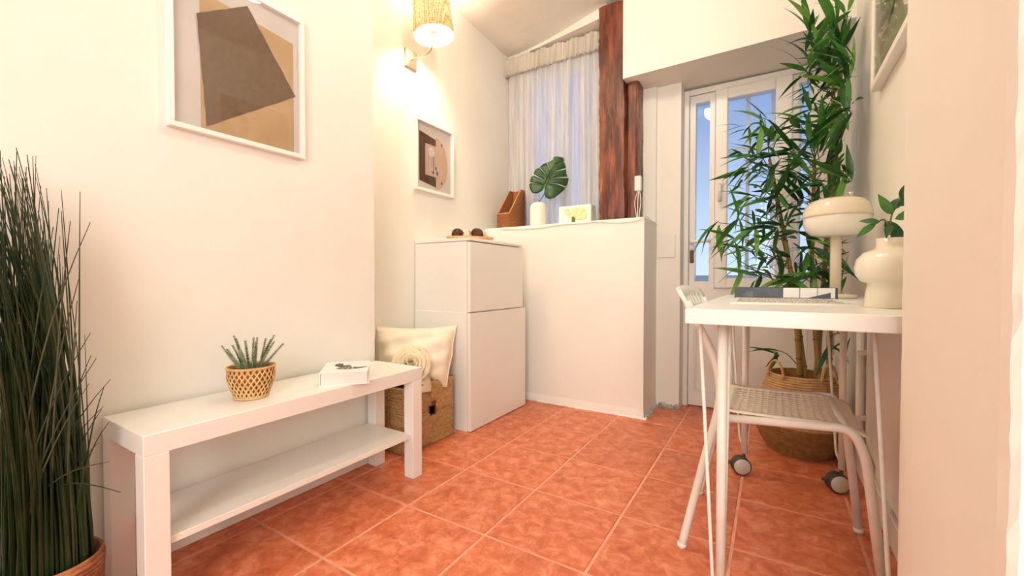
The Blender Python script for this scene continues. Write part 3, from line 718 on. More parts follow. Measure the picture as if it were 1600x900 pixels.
M_bd = mat('dark_rattan', (78, 44, 28), .6, c2=(112, 70, 46), scale=50); M_bw = mat('white_rattan', (236, 226, 206), .6, c2=(218, 204, 180), scale=50)
def ball(off, r, m, label):
    c = TC + Matrix.Rotation(ang, 3, 'Z') @ Vector((off[0], off[1], 0)) + Vector((0, 0, .0085+r))
    t = thing('woven_ball', label, 'ball', c-Vector((0, 0, r)), 'decorative balls on the wooden tray')
    MB().lathe([(r*.8*math.sin(math.pi*k/8), -r*.8*math.cos(math.pi*k/8)) for k in range(9)], c, 14).build('core', m, t)
    rg = MB()
    for k in range(11):
        ax = Vector((rnd(-1, 1), rnd(-1, 1), rnd(-1, 1))).normalized(); M_ = frame_of(ax); rr = r*.93
        rg.tube([c + M_ @ Vector((math.cos(q)*rr, rnd(-.05, .05)*r, math.sin(q)*rr)) for q in [2*math.pi*i/16 for i in range(16)]], r*.085, 5, closed=True)
    rg.build('strands', m, t)
random.seed(17)
ball((-.075, .005), .035, M_bd, 'dark brown woven ball at the left end of the tray')
ball((-.018, .026), .034, M_bw, 'cream woven ball between the two dark balls')
ball((.035, -.018), .037, M_bd, 'dark brown woven ball right of a cream ball')
ball((.080, .022), .032, M_bw, 'cream woven ball at the right end of the tray')
ball((-.03, -.03), .024, M_bw, 'small cream woven ball at the front of the tray')

# ================================================================== seagrass box, cushion, fabric rose
random.seed(41)
M_sea = mat('seagrass', (176, 136, 88), .75, c2=(206, 168, 118), scale=90, bump=.6, bscale=140)
QX0, QX1, QY0, QY1, QH = XR2+.008, -1.405, 1.37, 1.70, .305
bk_ = thing('seagrass_box', 'square woven seagrass storage box between the bench and the cabinet', 'basket', ((QX0+QX1)/2, (QY0+QY1)/2, 0))
th = .006; hc = ((QY0+QY1)/2+.015, .163, .021)   # handle hole centre (y, z, half size)
bw = MB().box(QX0, QX1, QY0, QY1, 0, .008).box(QX0, QX0+th, QY0, QY1, .008, QH-.004).box(QX0+th, QX1-th, QY0, QY0+th, .008, QH-.004).box(QX0+th, QX1-th, QY1-th, QY1, .008, QH-.004)
bw.box(QX1-th, QX1, QY0, hc[0]-hc[2], .008, QH-.004).box(QX1-th, QX1, hc[0]+hc[2], QY1, .008, QH-.004).box(QX1-th, QX1, hc[0]-hc[2], hc[0]+hc[2], .008, hc[1]-hc[2]).box(QX1-th, QX1, hc[0]-hc[2], hc[0]+hc[2], hc[1]+hc[2], QH-.004)
bw.build('body', mat('box_core', (120, 84, 48), .9), bk_)
def strands(P0, U, V, hole, flip):
    """rope strands over a face: P0 corner, U/V edge vectors, checkered in 4 blocks"""
    N = U.cross(V).normalized(); mb = MB(); r = .0042
    for bu in range(2):
        for bv in range(2):
            horiz = (bu+bv+flip) % 2 == 0
            nS = int(((V if horiz else U).length/2)/(2*r*.92))
            for k in range(nS):
                f = (k+.5)/nS/2; pts = []
                for i in range(9):
                    g_ = i/8/2
                    u_, v_ = (bu/2+g_, bv/2+f) if horiz else (bu/2+f, bv/2+g_)
                    p = P0+U*u_+V*v_
                    pts.append((p + N*(r*.5+rnd(-.0008, .0008)) + (V if horiz else U).normalized()*rnd(-.0012, .0012), u_*U.length, v_*V.length))
                run = []
                for (p, a, b) in pts:
                    inside = hole and abs(a-hole[0]) < hole[2]+r and abs(b-hole[1]) < hole[2]+r
                    if inside:
                        if len(run) > 1: mb.tube(run, r, 6)
                        run = []
                    else: run.append(p)
                if len(run) > 1: mb.tube(run, r, 6)
    return mb
strands(Vector((QX1, QY0, .002)), Vector((0, QY1-QY0, 0)), Vector((0, 0, QH-.004)), (hc[0]-QY0, hc[1], hc[2]), 1).build('side_weave', M_sea, bk_)
strands(Vector((QX0, QY0, .002)), Vector((QX1-QX0, 0, 0)), Vector((0, 0, QH-.004)), None, 0).build('side_weave', M_sea, bk_)
rm = MB()
c4 = [(QX0, QY0), (QX1, QY0), (QX1, QY1), (QX0, QY1)]
rm.tube([(x, y, QH-.003) for x, y in c4], .006, 8, closed=True).build('rim', M_sea, bk_)
# cushion
M_lin = mat('cream_cotton', (236, 222, 198), .85, c2=(242, 230, 210), scale=5, bump=.35, bscale=12)
CC = Vector((-1.55, 1.575, .41)); cu = Vector((.80, .60, 0)).normalized(); cn = Vector((.56, -.75, .35)).normalized(); cvv = cn.cross(cu)*-1
if cvv.z < 0: cvv = -cvv
def pillow(w_, h_, t_, n=26):
    vs = []; fs = []
    for side in (1, -1):
        for i in range(n+1):
            for j in range(n+1):
                a, b = 2*i/n-1, 2*j/n-1
                pinch = 1-.10*(1-a*a)*b*b*(1 if True else 0); pinch2 = 1-.10*(1-b*b)*a*a
                th_ = max(0, (1-a**4)*(1-b**4))**.6
                wr = .006*math.sin(a*9+b*5)*th_ + .005*math.sin(b*11-a*4)*th_
                narrow = 1-.22*max(0, -b)
                p = CC + cu*(a*w_/2*pinch2*narrow) + cvv*(b*h_/2*pinch) + cn*side*(t_/2*th_+wr)
                p.x = max(p.x, XR2+.004+.002*abs(b)); p.y = min(p.y, 1.752)
                vs.append(p)
    m_ = (n+1)*(n+1)
    for i in range(n):
        for j in range(n):
            q = i*(n+1)+j; fs.append([q, q+n+1, q+n+2, q+1]); fs.append([m_+q, m_+q+1, m_+q+n+2, m_+q+n+1])
    return MB().add(vs, fs, True)
cush = thing('cushion', 'cream cotton cushion sitting in the seagrass box', 'cushion', (CC.x, CC.y, .25))
pillow(.42, .31, .13).build('cover', M_lin, cush)
bd = []
for i in range(81):
    q = i/80*4; k = int(q) % 4; f = q-int(q)
    a, b = [(-1+2*f, -1), (1, -1+2*f), (1-2*f, 1), (-1, 1-2*f)][k]
    narrow = 1-.22*max(0, -b)
    p = CC+cu*(a*.212*(1-.10*(1-b*b)*a*a)*narrow)+cvv*(b*.157*(1-.10*(1-a*a)*b*b)); p.x = max(p.x, XR2+.005); p.y = min(p.y, 1.751); bd.append(p)
MB().tube(bd[:-1], .0035, 6, closed=True).build('piping', M_lin, cush)
# fabric rose on a folded cloth
RC = Vector((-1.455, 1.452, .405))
rose = thing('fabric_rose', 'cream fabric rose lying against the cushion in the box', 'fabric flower', (RC.x, RC.y, .30))
M_rose = mat('rose_fabric', (238, 224, 196), .8, c2=(226, 206, 172), scale=14, bump=.3, bscale=50)
rn = Vector((.62, -.60, .50)).normalized(); RM = frame_of(rn)
for k in range(11):
    rr = .015+.0062*k; a0 = k*2.2; vs = []; fs = []; na = 16
    for i in range(na+1):
        a = a0+(i/na-.5)*(2.9-.05*k)
        fl = 1-abs(i/na-.5)**2*1.4
        for j in range(5):
            q = j/4; rad = rr*(.55+.55*q+.15*q*q) + .0015*math.sin(a*3+k)
            hgt = (.062-.0042*k)*(q*1.2-.5*q*q)*fl-.004*k*.4
            vs.append(RC+RM @ Vector((rad*math.cos(a), hgt-.012, rad*math.sin(a))))
    for i in range(na):
        for j in range(4): q = i*5+j; fs.append([q, q+5, q+6, q+1])
    o = MB().add(vs, fs, True).build('petal', M_rose, rose); md = o.modifiers.new('s', 'SOLIDIFY'); md.thickness = .003
cloth = MB(); vs = []; fs = []
cp = smooth_path([(-1.60, 1.47, .36), (-1.52, 1.46, .372), (-1.45, 1.45, .360), (-1.41, 1.45, .335), (-1.395, 1.452, .29), (-1.393, 1.454, .265)], 5)
for i, p in enumerate(cp):
    for j in range(9): q = j/8; vs.append(Vector((p.x+.004*math.sin(j*1.1+i*.3), p.y-.075+.15*q, p.z+.004*math.sin(q*7+i*.4))))
for i in range(len(cp)-1):
    for j in range(8): q = i*9+j; fs.append([q, q+9, q+10, q+1])
o = cloth.add(vs, fs, True).build('cloth_tail', M_rose, rose); md = o.modifiers.new('s', 'SOLIDIFY'); md.thickness = .008
fan = thing('folding_fan', 'small pale folding fan lying beside the fabric rose in the box', 'fan', (-1.64, 1.42, .32))
for k in range(4):
    p = Vector((-1.66+.012*k, 1.405+.006*k, .32)); d = Vector((.11, .05+.01*k, .085-.008*k))
    MB().prism([p, p+Vector((.0, .014, .0)), p+Vector((0, .014, .003)), p+Vector((0, 0, .003))], d).build('slat', M_wood, fan)

# ================================================================== things on the bench
# small basket pot with a spiky succulent
M_bam = mat('bamboo_strip', (206, 160, 100), .6, c2=(226, 186, 130), scale=30); M_bamd = mat('bamboo_inside', (150, 102, 52), .8)
PC = Vector((onZ(391, 621, BH).x, onZ(391, 621, BH).y, BH)); PC.x = max(PC.x, XL+.09)
pot = thing('basket_pot', 'small woven bamboo basket pot on the white bench', 'pot', PC)
def potr(z): q = z/.093; return .041+.022*min(1, q*1.6)**.8 - .001*q
MB().lathe([(0, .002), (.036, .002)]+[(potr(.093*k/8)-.0025, .002+.091*k/8) for k in range(9)]+[(.055, .090), (.055, .075), (0, .075)], PC, 28).build('liner', M_bamd, pot)
wv = MB(); nst = 26
for dirn in (1, -1):
    for k in range(nst):
        pts = []
        for i in range(9):
            z = .004+.088*i/8; a = 2*math.pi*k/nst + dirn*i*.115; r = potr(z)+.0006+(.0009 if (i+k) % 2 else -.0003)*dirn
            pts.append((a, r, z))
        vs = []; fs = []
        for (a, r, z) in pts:
            da = .0030/r
            vs += [PC+Vector((r*math.cos(a-da), r*math.sin(a-da), z)), PC+Vector((r*math.cos(a+da), r*math.sin(a+da), z)), PC+Vector(((r+.0012)*math.cos(a), (r+.0012)*math.sin(a), z))]
        for i in range(8): fs += [[i*3, i*3+2, i*3+5, i*3+3], [i*3+2, i*3+1, i*3+4, i*3+5]]
        wv.add(vs, fs, False)
wv.build('weave', M_bam, pot, kind='stuff')
for z, r in ((.004, .0035), (.094, .0036)):
    MB().tube([PC+Vector(((potr(z)+.001)*math.cos(a), (potr(z)+.001)*math.sin(a), z)) for a in [2*math.pi*k/36 for k in range(36)]], r, 6, closed=True).build('rim', M_bam, pot)
random.seed(51)
suc = thing('spiky_succulent', 'grey green spiky artificial succulent growing in the small basket pot', 'plant', PC+Vector((0, 0, .075)))
M_suc = mat('succulent_green', (104, 122, 88), .55, c2=(164, 174, 138), scale=60)
for k in range(16):
    a = 2*math.pi*k/16 + rnd(-.2, .2); out = rnd(.25, .75) if k % 3 else .15; L = rnd(.085, .115)
    base = PC+Vector((.022*math.cos(a), .022*math.sin(a), .076)); d = Vector((math.cos(a)*out, math.sin(a)*out, 1)).normalized()
    bend = Vector((math.cos(a), math.sin(a), .0))*rnd(-.006, .018)
    pth = [base+d*L*q+bend*q*q for q in [i/8 for i in range(9)]]
    for p in pth: p.x = max(p.x, XL+.012)
    st = MB().tube(pth, [.0022]*5+[.002, .0017, .0014, .0009], 5)
    for i in range(1, 18):
        q = i/18; p = pth[0].lerp(pth[-1], q) if False else pth[min(8, int(q*8))].lerp(pth[min(8, int(q*8)+1)], q*8-int(q*8))
        for h in range(5):
            b = 2*math.pi*h/5 + i*.6; u_ = Vector((math.cos(b), math.sin(b), .55)).normalized(); l = .0125*(1-.5*q); e = frame_of(d) @ Vector((math.cos(b+1.57), 0, math.sin(b+1.57)))*.0030
            side = frame_of(d) @ Vector((math.cos(b), .6, math.sin(b))).normalized()
            st.add([p-e, p+e, p+side*l], [[0, 1, 2]])
    st.build('stalk', M_suc, suc)
# book
bc = onZ(533, 598, BH)
book = thing('coffee_table_book', 'thick white book with a figure photo on its cover, on the bench', 'book', (bc.x, bc.y, BH))
c0 = onZ(497, 605, BH); c1 = onZ(574, 600, BH)     # front edge, seen spine/foredge
ux = (c1-c0); ux.z = 0; bl = ux.length; ux.normalize(); vx = Vector((0, 0, 1)).cross(ux); bt = .045; bwid = .19
vx = Vector((-abs(vx.x), vx.y, 0)) if vx.x > 0 else vx
BM = Matrix(((ux.x, vx.x, 0, c0.x), (ux.y, vx.y, 0, c0.y), (0, 0, 1, BH), (0, 0, 0, 1)))
M_page = mat('book_pages', (236, 232, 226), .8, c2=(222, 218, 212), scale=2, stretch=(1, 1, 300)); M_cov = mat('book_cover', (238, 235, 230), .35)
MB().box(.004, bl-.003, .003, bwid-.004, .003, bt-.003, M=BM).build('pages', M_page, book)
cvr = MB().box(0, bl, 0, bwid, bt-.003, bt, M=BM).build('cover', M_cov, book)
MB().box(-.002, bl+.004, 0, bwid, 0, .003, M=BM).build('back_cover', M_cov, book)
MB().box(0, .003, 0, bwid, .003, bt-.003, M=BM).build('spine', M_cov, book)
M_ph = [mat('photo_charcoal', (64, 54, 52), .5), mat('photo_taupe', (150, 132, 122), .5, c2=(110, 94, 86), scale=60), mat('photo_light', (206, 196, 186), .5)]
def print_on_book(name, pts, m, k): MB().prism([BM @ Vector((a*bl, b*bwid, bt+.0001+.0002*k)) for a, b in pts], (0, 0, .0002)).build(name, m, book)
print_on_book('figure_print', [(.30, .30), (.50, .22), (.75, .24), (.9, .30), (.82, .38), (.62, .42), (.55, .55), (.42, .52), (.34, .42)], M_ph[1], 0)
print_on_book('figure_print', [(.25, .55), (.36, .52), (.42, .62), (.40, .78), (.30, .82), (.22, .72)], M_ph[0], 1)
print_on_book('figure_print', [(.30, .48), (.44, .46), (.60, .50), (.58, .60), (.44, .60), (.34, .58)], M_ph[0], 2)
for k in range(7): print_on_book('fold_print', [(.34+.06*k, .26), (.37+.06*k, .25), (.48+.035*k, .44), (.465+.035*k, .45)], M_ph[2 if k % 2 else 0], 3)
print_on_book('figure_print', [(.70, .27), (.97, .36), (.96, .40), (.72, .33)], M_ph[0], 4)
for k in range(8): print_on_book('lettering', [(.52+.05*k, .70), (.55+.05*k, .70), (.55+.05*k, .74), (.52+.05*k, .74)], M_ph[2], 0)

# ================================================================== tall grass in a pot
random.seed(61)
GC = Vector((-1.352, .252, 0)); GZ = .180
gp = thing('tall_grass_plant', 'tall dark green artificial grass in a brown pot beside the bench', 'plant', GC)
M_tp = mat('woven_brown_pot', (150, 88, 52), .7, c2=(186, 122, 80), scale=30, bump=.6, bscale=90)
gpo = MB().lathe([(0, 0), (.070, 0), (.075, .01), (.086, GZ-.01), (.088, GZ), (.085, GZ+.004), (.080, GZ-.002), (.078, GZ-.03), (0, GZ-.03)], GC, 40).build('pot', M_tp, gp)
for k in range(17):
    z = .008+k*.0100; r = .0735+.0135*z/GZ
    MB().tube([GC+Vector((r*math.cos(a), r*math.sin(a), z+.0015*math.sin(a*18+k*3.14))) for a in [2*math.pi*i/36 for i in range(36)]], .0052, 6, closed=True).build('coil', M_tp, gpo)
M_gr = [mat('grass_dark', (30, 48, 22), .55, c2=(52, 70, 30), scale=12, trans=.15), mat('grass_olive', (60, 66, 34), .6, c2=(82, 78, 44), scale=12, trans=.15)]
imgL = Vector((-.8526, -.5225, 0)); imgR = -imgL; depth = Vector((-.5225, .8526, 0))
def blade(mb, base, tip, sag, r0, n=9, seg=3):
    pts = []
    for i in range(n+1):
        q = i/n; p = base.lerp(tip, q) + Vector((0, 0, 1))*(sag*math.sin(q*math.pi*.9)) ; 
        h = base.lerp(tip, q*q); p = Vector((h.x, h.y, p.z)); p.x = max(p.x, XL+.006); pts.append(p)
    mb.tube(pts, [r0*(1-.75*(i/n)**1.5) for i in range(n+1)], seg, smooth=False)
mass = [MB(), MB()]
for k in range(620):
    a = rnd(0, 6.28); r = .070*math.sqrt(rnd(0, 1)); base = GC+Vector((r*math.cos(a), r*math.sin(a), GZ-.03))
    hgt = .28+.65*rnd(0, 1)**1.5
    q = hgt/.88
    off = imgL*(.07*q*q + rnd(-.06, .075)*q) + depth*rnd(-.07, .07)*q
    r2 = Vector((math.cos(a), math.sin(a), 0))*r*rnd(.2, 1.1)*(1-.75*q)
    tip = GC+Vector((0, 0, GZ+hgt-.03)) + off + r2
    blade(mass[0 if random.random() < .72 else 1], base, tip, 0, rnd(.0020, .0034))
for b_, m_ in zip(mass, M_gr): b_.build('grass_blades', m_, gp, kind='stuff')
strays = []
def px_at(px, py, dpt=0):
    d = ray(px, py); t = .90+dpt; return Vector((d.x*t, d.y*t, CH+d.z*t))
for (px, py, sg) in ((128, 300, .0), (143, 352, .02), (112, 345, 0), (98, 330, 0), (170, 598, .02), (160, 610, .03), (148, 560, 0), (183, 796, .10), (165, 738, .06), (166, 670, .04), (125, 430, 0), (140, 560, .02), (120, 470, 0), (30, 232, 0), (5, 236, 0), (18, 250, 0), (48, 262, 0), (62, 330, 0), (70, 345, 0), (85, 355, 0), (150, 700, .03), (0, 700, .04), (5, 740, .05), (158, 640, .02), (-30, 640, .04), (-25, 520, .02), (-20, 400, 0), (40, 280, 0), (140, 520, 0), (118, 520, 0), (155, 645, .02), (136, 600, 0)):
    a = rnd(0, 6.28); base = GC+Vector((.05*math.cos(a), .05*math.sin(a), GZ-.03)); mb = MB(); tp = px_at(px, py, rnd(-.06, .06)); tp.x = max(tp.x, XL+.008)
    blade(mb, base, tp, sg, .0026, 10, 4); mb.build('blade', M_gr[random.random() < .45], gp)

# ================================================================== bamboo in a belly basket
random.seed(71)
KC = Vector((.122, 2.40, 0))
bb = thing('belly_basket', 'round woven belly basket on the floor behind the desk', 'basket', KC)
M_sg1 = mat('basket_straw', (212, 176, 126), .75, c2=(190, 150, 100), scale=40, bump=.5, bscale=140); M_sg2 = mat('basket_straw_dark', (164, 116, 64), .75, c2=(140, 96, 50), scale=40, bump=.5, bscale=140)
def kr(z):
    if z < .14: return .130+.055*math.sin(z/.14*math.pi/2)
    return .185-.060*((z-.14)/.22)**1.6
kz = .36
MB().lathe([(0, .002), (.125, .002)]+[(kr(kz*k/12)-.006, max(.003, kz*k/12)) for k in range(13)]+[(.10, .30), (0, .30)], KC, 36).build('lining', M_sg2, bb)
nr = 34
for k in range(nr):
    z = .006+k*kz/nr; r = kr(z)-.003
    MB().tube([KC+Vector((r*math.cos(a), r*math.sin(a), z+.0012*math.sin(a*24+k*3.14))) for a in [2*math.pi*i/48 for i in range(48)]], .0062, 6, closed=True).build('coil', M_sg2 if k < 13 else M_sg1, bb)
for sgn in (-1, 1):
    d = Vector((.75*sgn, -.66, 0)).normalized(); t_ = Vector((-d.y, d.x, 0)); p = KC+d*.128+Vector((0, 0, .35))
    MB().tube([p+t_*.045*math.cos(q)+Vector((0, 0, .075*math.sin(q)))+d*.006 for q in [math.pi*k/14 for k in range(15)]], .006, 6).build('handle', M_sg1, bb)
plant = thing('bamboo_plant', 'tall artificial bamboo plant with dense green leaves standing by the door', 'plant', KC+Vector((0, 0, .30)))
M_cane = mat('bamboo_cane', (168, 132, 70), .5, c2=(132, 112, 52), scale=6, stretch=(1, 1, .4)); M_node = mat('cane_node', (120, 94, 48), .6)
M_twig = mat('green_twig', (92, 96, 46), .6)
def cane_path(bx, by, pts): return [Vector((bx, by, .30))] + pts
canes = []
for (bpx, tops, zt2) in ((1253, (1232, 400), 0), (1277, (1300, 30), 0), (1297, (1322, 40), 0), (1284, (1270, 250), 0), (1262, (1200, 250), 0)):
    Y = 2.40+rnd(-.05, .05); b = onY(bpx, 560, Y); b.z = .30; t2 = onY(tops[0], tops[1], Y-.02); t2.x = min(t2.x, .26)
    mid = b.lerp(t2, .5)+Vector((rnd(-.02, .02), rnd(-.02, .02), 0)); pth = smooth_path([b, mid, t2], 8); canes.append(pth)
    cn_ = MB().tube(pth, [.0125*(1-.45*i/(len(pth)-1)) for i in range(len(pth))], 10).build('cane', M_cane, plant)
    for i in range(2, len(pth)-1, 2):
        MB().lathe([(.0125*(1-.45*i/len(pth))+.0016, -.003), (.0125*(1-.45*i/len(pth))+.0026, 0), (.0125*(1-.45*i/len(pth))+.0016, .003)], pth[i], 12).build('node', M_node, cn_)
# leaf meshes shared between leaves
def leaf_mesh(name, curl, m, wid=.155, fold=.22):
    n_ = 8; vs = []; fs = []
    for i in range(n_+1):
        q = i/n_; wq = wid/2*(math.sin(math.pi*min(1, q*1.0)**.75))*(1-.15*q) if 0 < q < 1 else .004
        z = -curl*q*q
        vs += [(-wq, q, z+fold*wq), (0, q, z), (wq, q, z+fold*wq)]
    for i in range(n_):
        a = i*3; fs += [[a, a+1, a+4, a+3], [a+1, a+2, a+5, a+4]]
    me = bpy.data.meshes.new(name); me.from_pydata(vs, [], fs); me.polygons.foreach_set('use_smooth', [True]*len(fs)); me.materials.append(m); me.update(); return me
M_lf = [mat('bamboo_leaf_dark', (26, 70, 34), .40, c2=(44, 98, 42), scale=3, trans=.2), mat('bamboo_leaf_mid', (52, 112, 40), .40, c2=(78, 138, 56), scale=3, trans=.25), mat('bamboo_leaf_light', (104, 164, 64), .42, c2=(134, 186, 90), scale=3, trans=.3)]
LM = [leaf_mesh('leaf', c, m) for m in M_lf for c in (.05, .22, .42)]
xmax = XR-.028
clusters = [(1262, 48, 5), (1300, 42, 5), (1318, 28, 5), (1272, 78, 6), (1312, 82, 5), (1335, 68, 4), (1258, 108, 5), (1292, 112, 6), (1330, 108, 5), (1277, 142, 6), (1315, 140, 6), (1342, 132, 4), (1264, 172, 5), (1300, 172, 6), (1332, 162, 5), (1248, 198, 5), (1285, 204, 6), (1318, 200, 5),
 (1192, 190, 5), (1215, 215, 5), (1182, 240, 5), (1235, 236, 6), (1270, 236, 6), (1300, 240, 5), (1168, 265, 5), (1205, 265, 5), (1246, 275, 6), (1325, 262, 5), (1342, 258, 4), (1280, 285, 5), (1172, 305, 5), (1210, 312, 5), (1250, 318, 6), (1150, 335, 4), (1122, 348, 5), (1145, 372, 5), (1182, 348, 5), (1217, 355, 6), (1247, 362, 6), (1168, 388, 5), (1197, 398, 5), (1232, 402, 6), (1160, 415, 4), (1266, 392, 5), (1186, 428, 4), (1222, 436, 5), (1252, 430, 5), (1330, 392, 4), (1338, 425, 4), (1277, 425, 5), (1300, 440, 4), (1218, 548, 5), (1296, 540, 4), (1330, 530, 3)]
nleaf = 0
def place_leaf_dir(c, out, zb):
    d = (out*rnd(.3, 1.1) + Vector((rnd(-1, 1), rnd(-1, 1), rnd(-1, 1)))*.75 + Vector((0, 0, zb))).normalized(); return d
for (px, py, nl) in clusters:
    Y = rnd(2.16, 2.46); c = onY(px, py, Y)
    if c.x > .255: k = .255/c.x; c = Vector((.255, max(2.09, c.y*k), CH+(c.z-CH)*k))
    # nearest point on a cane
    best = min(((p-c).length + abs(p.z-(c.z-.10))*.6, i, j) for i, cp_ in enumerate(canes) for j, p in enumerate(cp_)); p = canes[best[1]][best[2]]
    br = MB().tube(smooth_path([p, p.lerp(c, .55)+Vector((0, 0, .015)), c], 5), [.0028-.0001*i for i in range(11)], 5).build('branch', M_twig, plant)
    out = (c-Vector((KC.x+.02, KC.y, c.z))); out = out.normalized() if out.length > .01 else Vector((0, -1, 0))
    zb_ = .45 if py < 130 else (.15 if py < 260 else -.12)
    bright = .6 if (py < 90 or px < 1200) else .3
    for k in range(nl):
        d = place_leaf_dir(c, out, zb_); L = rnd(.13, .20)
        if 500 < py: L *= .75
        if (c+d*L).x > xmax: d.x = -abs(d.x)*.4; d.normalize()
        if (c+d*L).y < 2.09: d.y = abs(d.y)*.2; d.normalize()
        if (c+d*L).x > xmax: d.x = -abs(d.x); d.normalize()
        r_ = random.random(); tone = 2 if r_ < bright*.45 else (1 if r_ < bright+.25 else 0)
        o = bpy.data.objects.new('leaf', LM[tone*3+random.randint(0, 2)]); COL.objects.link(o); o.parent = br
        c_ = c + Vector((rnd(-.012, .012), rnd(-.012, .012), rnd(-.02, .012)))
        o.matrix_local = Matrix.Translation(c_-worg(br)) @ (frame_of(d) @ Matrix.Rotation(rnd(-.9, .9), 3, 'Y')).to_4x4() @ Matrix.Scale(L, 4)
        nleaf += 1
# inner foliage, too dense to tell apart
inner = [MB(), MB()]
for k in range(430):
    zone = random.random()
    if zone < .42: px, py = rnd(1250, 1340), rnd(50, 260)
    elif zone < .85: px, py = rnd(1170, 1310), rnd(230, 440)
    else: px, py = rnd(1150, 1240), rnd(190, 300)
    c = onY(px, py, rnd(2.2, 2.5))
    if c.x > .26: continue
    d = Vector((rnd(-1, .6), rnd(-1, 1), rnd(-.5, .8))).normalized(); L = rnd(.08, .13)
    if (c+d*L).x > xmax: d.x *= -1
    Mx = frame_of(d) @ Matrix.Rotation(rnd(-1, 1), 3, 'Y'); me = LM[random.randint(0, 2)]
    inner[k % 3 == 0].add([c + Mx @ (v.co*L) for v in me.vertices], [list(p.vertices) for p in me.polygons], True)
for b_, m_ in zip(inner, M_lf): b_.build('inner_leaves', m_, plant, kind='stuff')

# ================================================================== things on the table
# mushroom lamp
M_be = mat('beige_lacquer', (226, 214, 190), .22, coat=.3); M_opal = mat('opal_glass', (246, 240, 228), .18, coat=.4)
LP = Vector((.193, 1.87, TZ))
tl = thing('table_lamp', 'beige mushroom table lamp with white glass lower shade on the desk', 'lamp', LP)
MB().lathe([(0, 0), (.060, 0), (.062, .006), (.060, .012), (.022, .017), (0, .017)], LP, 36).build('base', M_be, tl)
MB().tube([LP+Vector((0, 0, .014)), LP+Vector((0, 0, .23))], .0165, 28).build('stem', M_be, tl)
MB().lathe([(.016, .216), (.052, .217), (.075, .224), (.089, .240), (.097, .262), (.098, .283)], LP, 48).build('glass_shade', M_opal, tl)
MB().lathe([(.098, .283), (.101, .284), (.101, .292), (.0985, .302), (.092, .324), (.079, .340), (.055, .349), (.025, .352), (0, .352)], LP, 48).build('metal_cap', M_be, tl)
MB().lathe([(0, .352), (.006, .352), (.006, .360), (.009, .366), (.007, .373), (0, .375)], LP+Vector((.04, .01, -.002)), 16).build('knob', M_chrome, tl)
# round vase with a twig
M_cream = mat('cream_glaze', (238, 230, 212), .2, coat=.3, c2=(234, 224, 204), scale=3)
VV = Vector((.236, 1.285, TZ))
v2 = thing('round_vase', 'cream glazed vase with a round body on the desk by the wall return', 'vase', VV)
MB().lathe([(0, 0), (.049, 0), (.050, .004), (.046, .040), (.043, .056), (.056, .061), (.066, .075), (.069, .092), (.065, .112), (.052, .128), (.034, .135), (.029, .142), (.030, .160), (.027, .160), (.025, .142), (0, .125)], VV, 44).build('body', M_cream, v2)
tw = thing('leafy_twig', 'green leafy twig standing in the round cream vase', 'twig', VV+Vector((0, 0, .14)))
tp = VV+Vector((.0, 0, .142))
st = MB().tube(smooth_path([tp, VV+Vector((-.004, 0, .18)), VV+Vector((-.014, .01, .205)), VV+Vector((-.026, .02, .198))], 5), .002, 6).build('stem', M_twig, tw)
MB().tube(smooth_path([VV+Vector((-.004, 0, .178)), VV+Vector((.0, .01, .215)), VV+Vector((.02, .03, .25))], 5), .0018, 6).build('stem', M_twig, tw)
LM2 = leaf_mesh('leaf', .2, M_lf[1], .36, .2); LM3 = leaf_mesh('leaf', .3, M_lf[0], .36, .2)
for (o_, d, L) in (((-.026, .02, .198), (-.6, .2, -.45), .042), ((-.020, .015, .200), (-.8, .3, .25), .036), ((-.012, .01, .202), (.45, -.3, -.7), .062), ((-.004, .0, .19), (-.2, -.6, -.3), .040), ((0, .01, .215), (-.35, .1, .8), .050), ((.02, .03, .25), (.3, .2, .9), .050), ((.01, .02, .235), (.6, -.2, .4), .055), ((.002, .012, .225), (.3, .5, .6), .060), ((.005, .01, .205), (.6, -.4, .2), .060)):
    o = bpy.data.objects.new('leaf', LM2 if random.random() < .6 else LM3); COL.objects.link(o); o.parent = tw
    o.matrix_local = Matrix.Translation(VV+Vector(o_)-worg(tw)) @ frame_of(Vector(d), Vector((-.25, -1, .35)).normalized()).to_4x4() @ Matrix.Scale(L*1.2, 4)
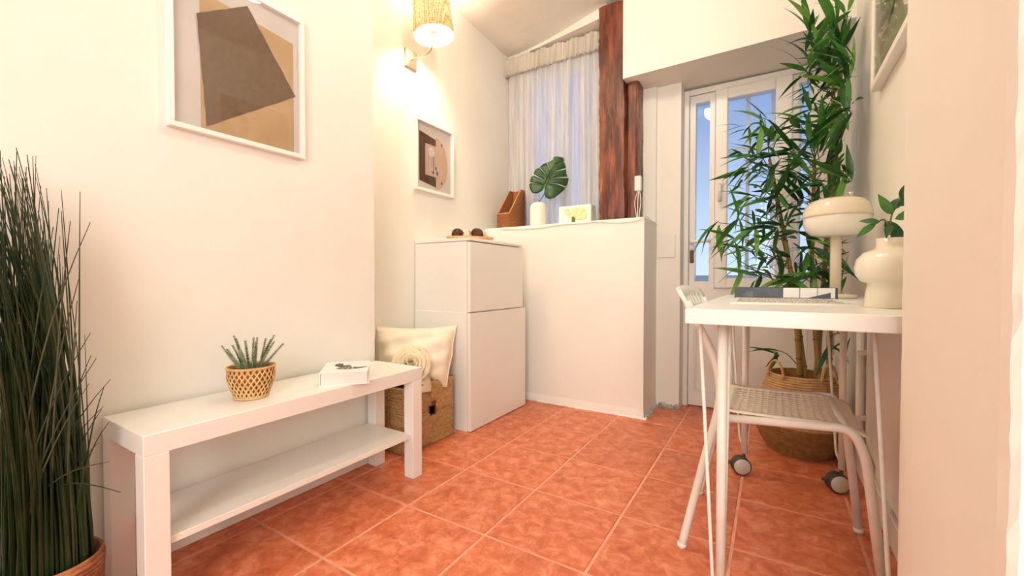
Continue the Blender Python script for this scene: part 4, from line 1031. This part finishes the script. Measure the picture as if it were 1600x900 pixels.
# printed sheet / magazine and the long dark book behind it
mz = thing('printed_magazine', 'flat white printed magazine lying at the front of the desk', 'magazine', (.05, 1.45, TZ))
A = onZ(1140, 475.5, TZ); 
corn = [Vector((-.095, 1.30)), Vector((.185, 1.335)), Vector((.176, 1.675)), Vector((-.105, 1.66))]
MB().prism([(c.x, c.y, TZ) for c in corn], (0, 0, .004)).build('pages', M_page, mz)
M_ink = mat('print_ink', (110, 102, 94), .8, c2=(170, 162, 150), scale=60)
def mzp(u_, v_): a = corn[0].lerp(corn[1], u_); b = corn[3].lerp(corn[2], u_); return a.lerp(b, v_)
random.seed(81)
ink = MB()
for r in range(12):
    u_ = .05
    while u_ < .93:
        L = rnd(.012, .045); v_ = .08+r*.075
        q = [mzp(u_, v_), mzp(u_+L, v_), mzp(u_+L, v_+.03), mzp(u_, v_+.03)]
        ink.prism([(p.x, p.y, TZ+.004) for p in q], (0, 0, .0003)); u_ += L+rnd(.006, .02)
ink.build('print', M_ink, mz, kind='stuff')
MB().prism([(c.x, c.y, TZ+.004) for c in (mzp(.86, .0), mzp(.868, .0), mzp(.868, 1), mzp(.86, 1))], (0, 0, .0004)).build('margin_line', M_ink, mz)
bk2 = thing('panorama_book', 'long flat book with dark and white spine behind the magazine', 'book', (.03, 1.73, TZ))
M_navy = mat('dark_slate_cover', (46, 52, 60), .35, c2=(66, 76, 88), scale=12)
bxx0, bxx1, byy0, byy1 = -.111, .183, 1.70, 1.775
MB().box(bxx0, bxx1, byy0+.002, byy1, TZ, TZ+.038, bev=.001).build('block', M_navy, bk2)
MB().box(bxx0+.002, bxx0+.141, byy0, byy0+.002, TZ+.004, TZ+.036).build('spine_panel', mat('dark_photo', (52, 58, 64), .3, c2=(110, 124, 140), scale=22, lo=.5, hi=.8), bk2)
for k in range(3): MB().box(bxx0+.146+.0475*k, bxx0+.146+.0475*k+.0455, byy0, byy0+.002, TZ+.005, TZ+.0375).build('white_panel', M_cov, bk2)
MB().prism([(bxx0+.215, byy0-.0004, TZ+.005), (bxx0+.275, byy0-.0004, TZ+.005), (bxx0+.275, byy0-.0004, TZ+.023)], (0, -.0003, 0)).build('wedge_print', M_navy, bk2)
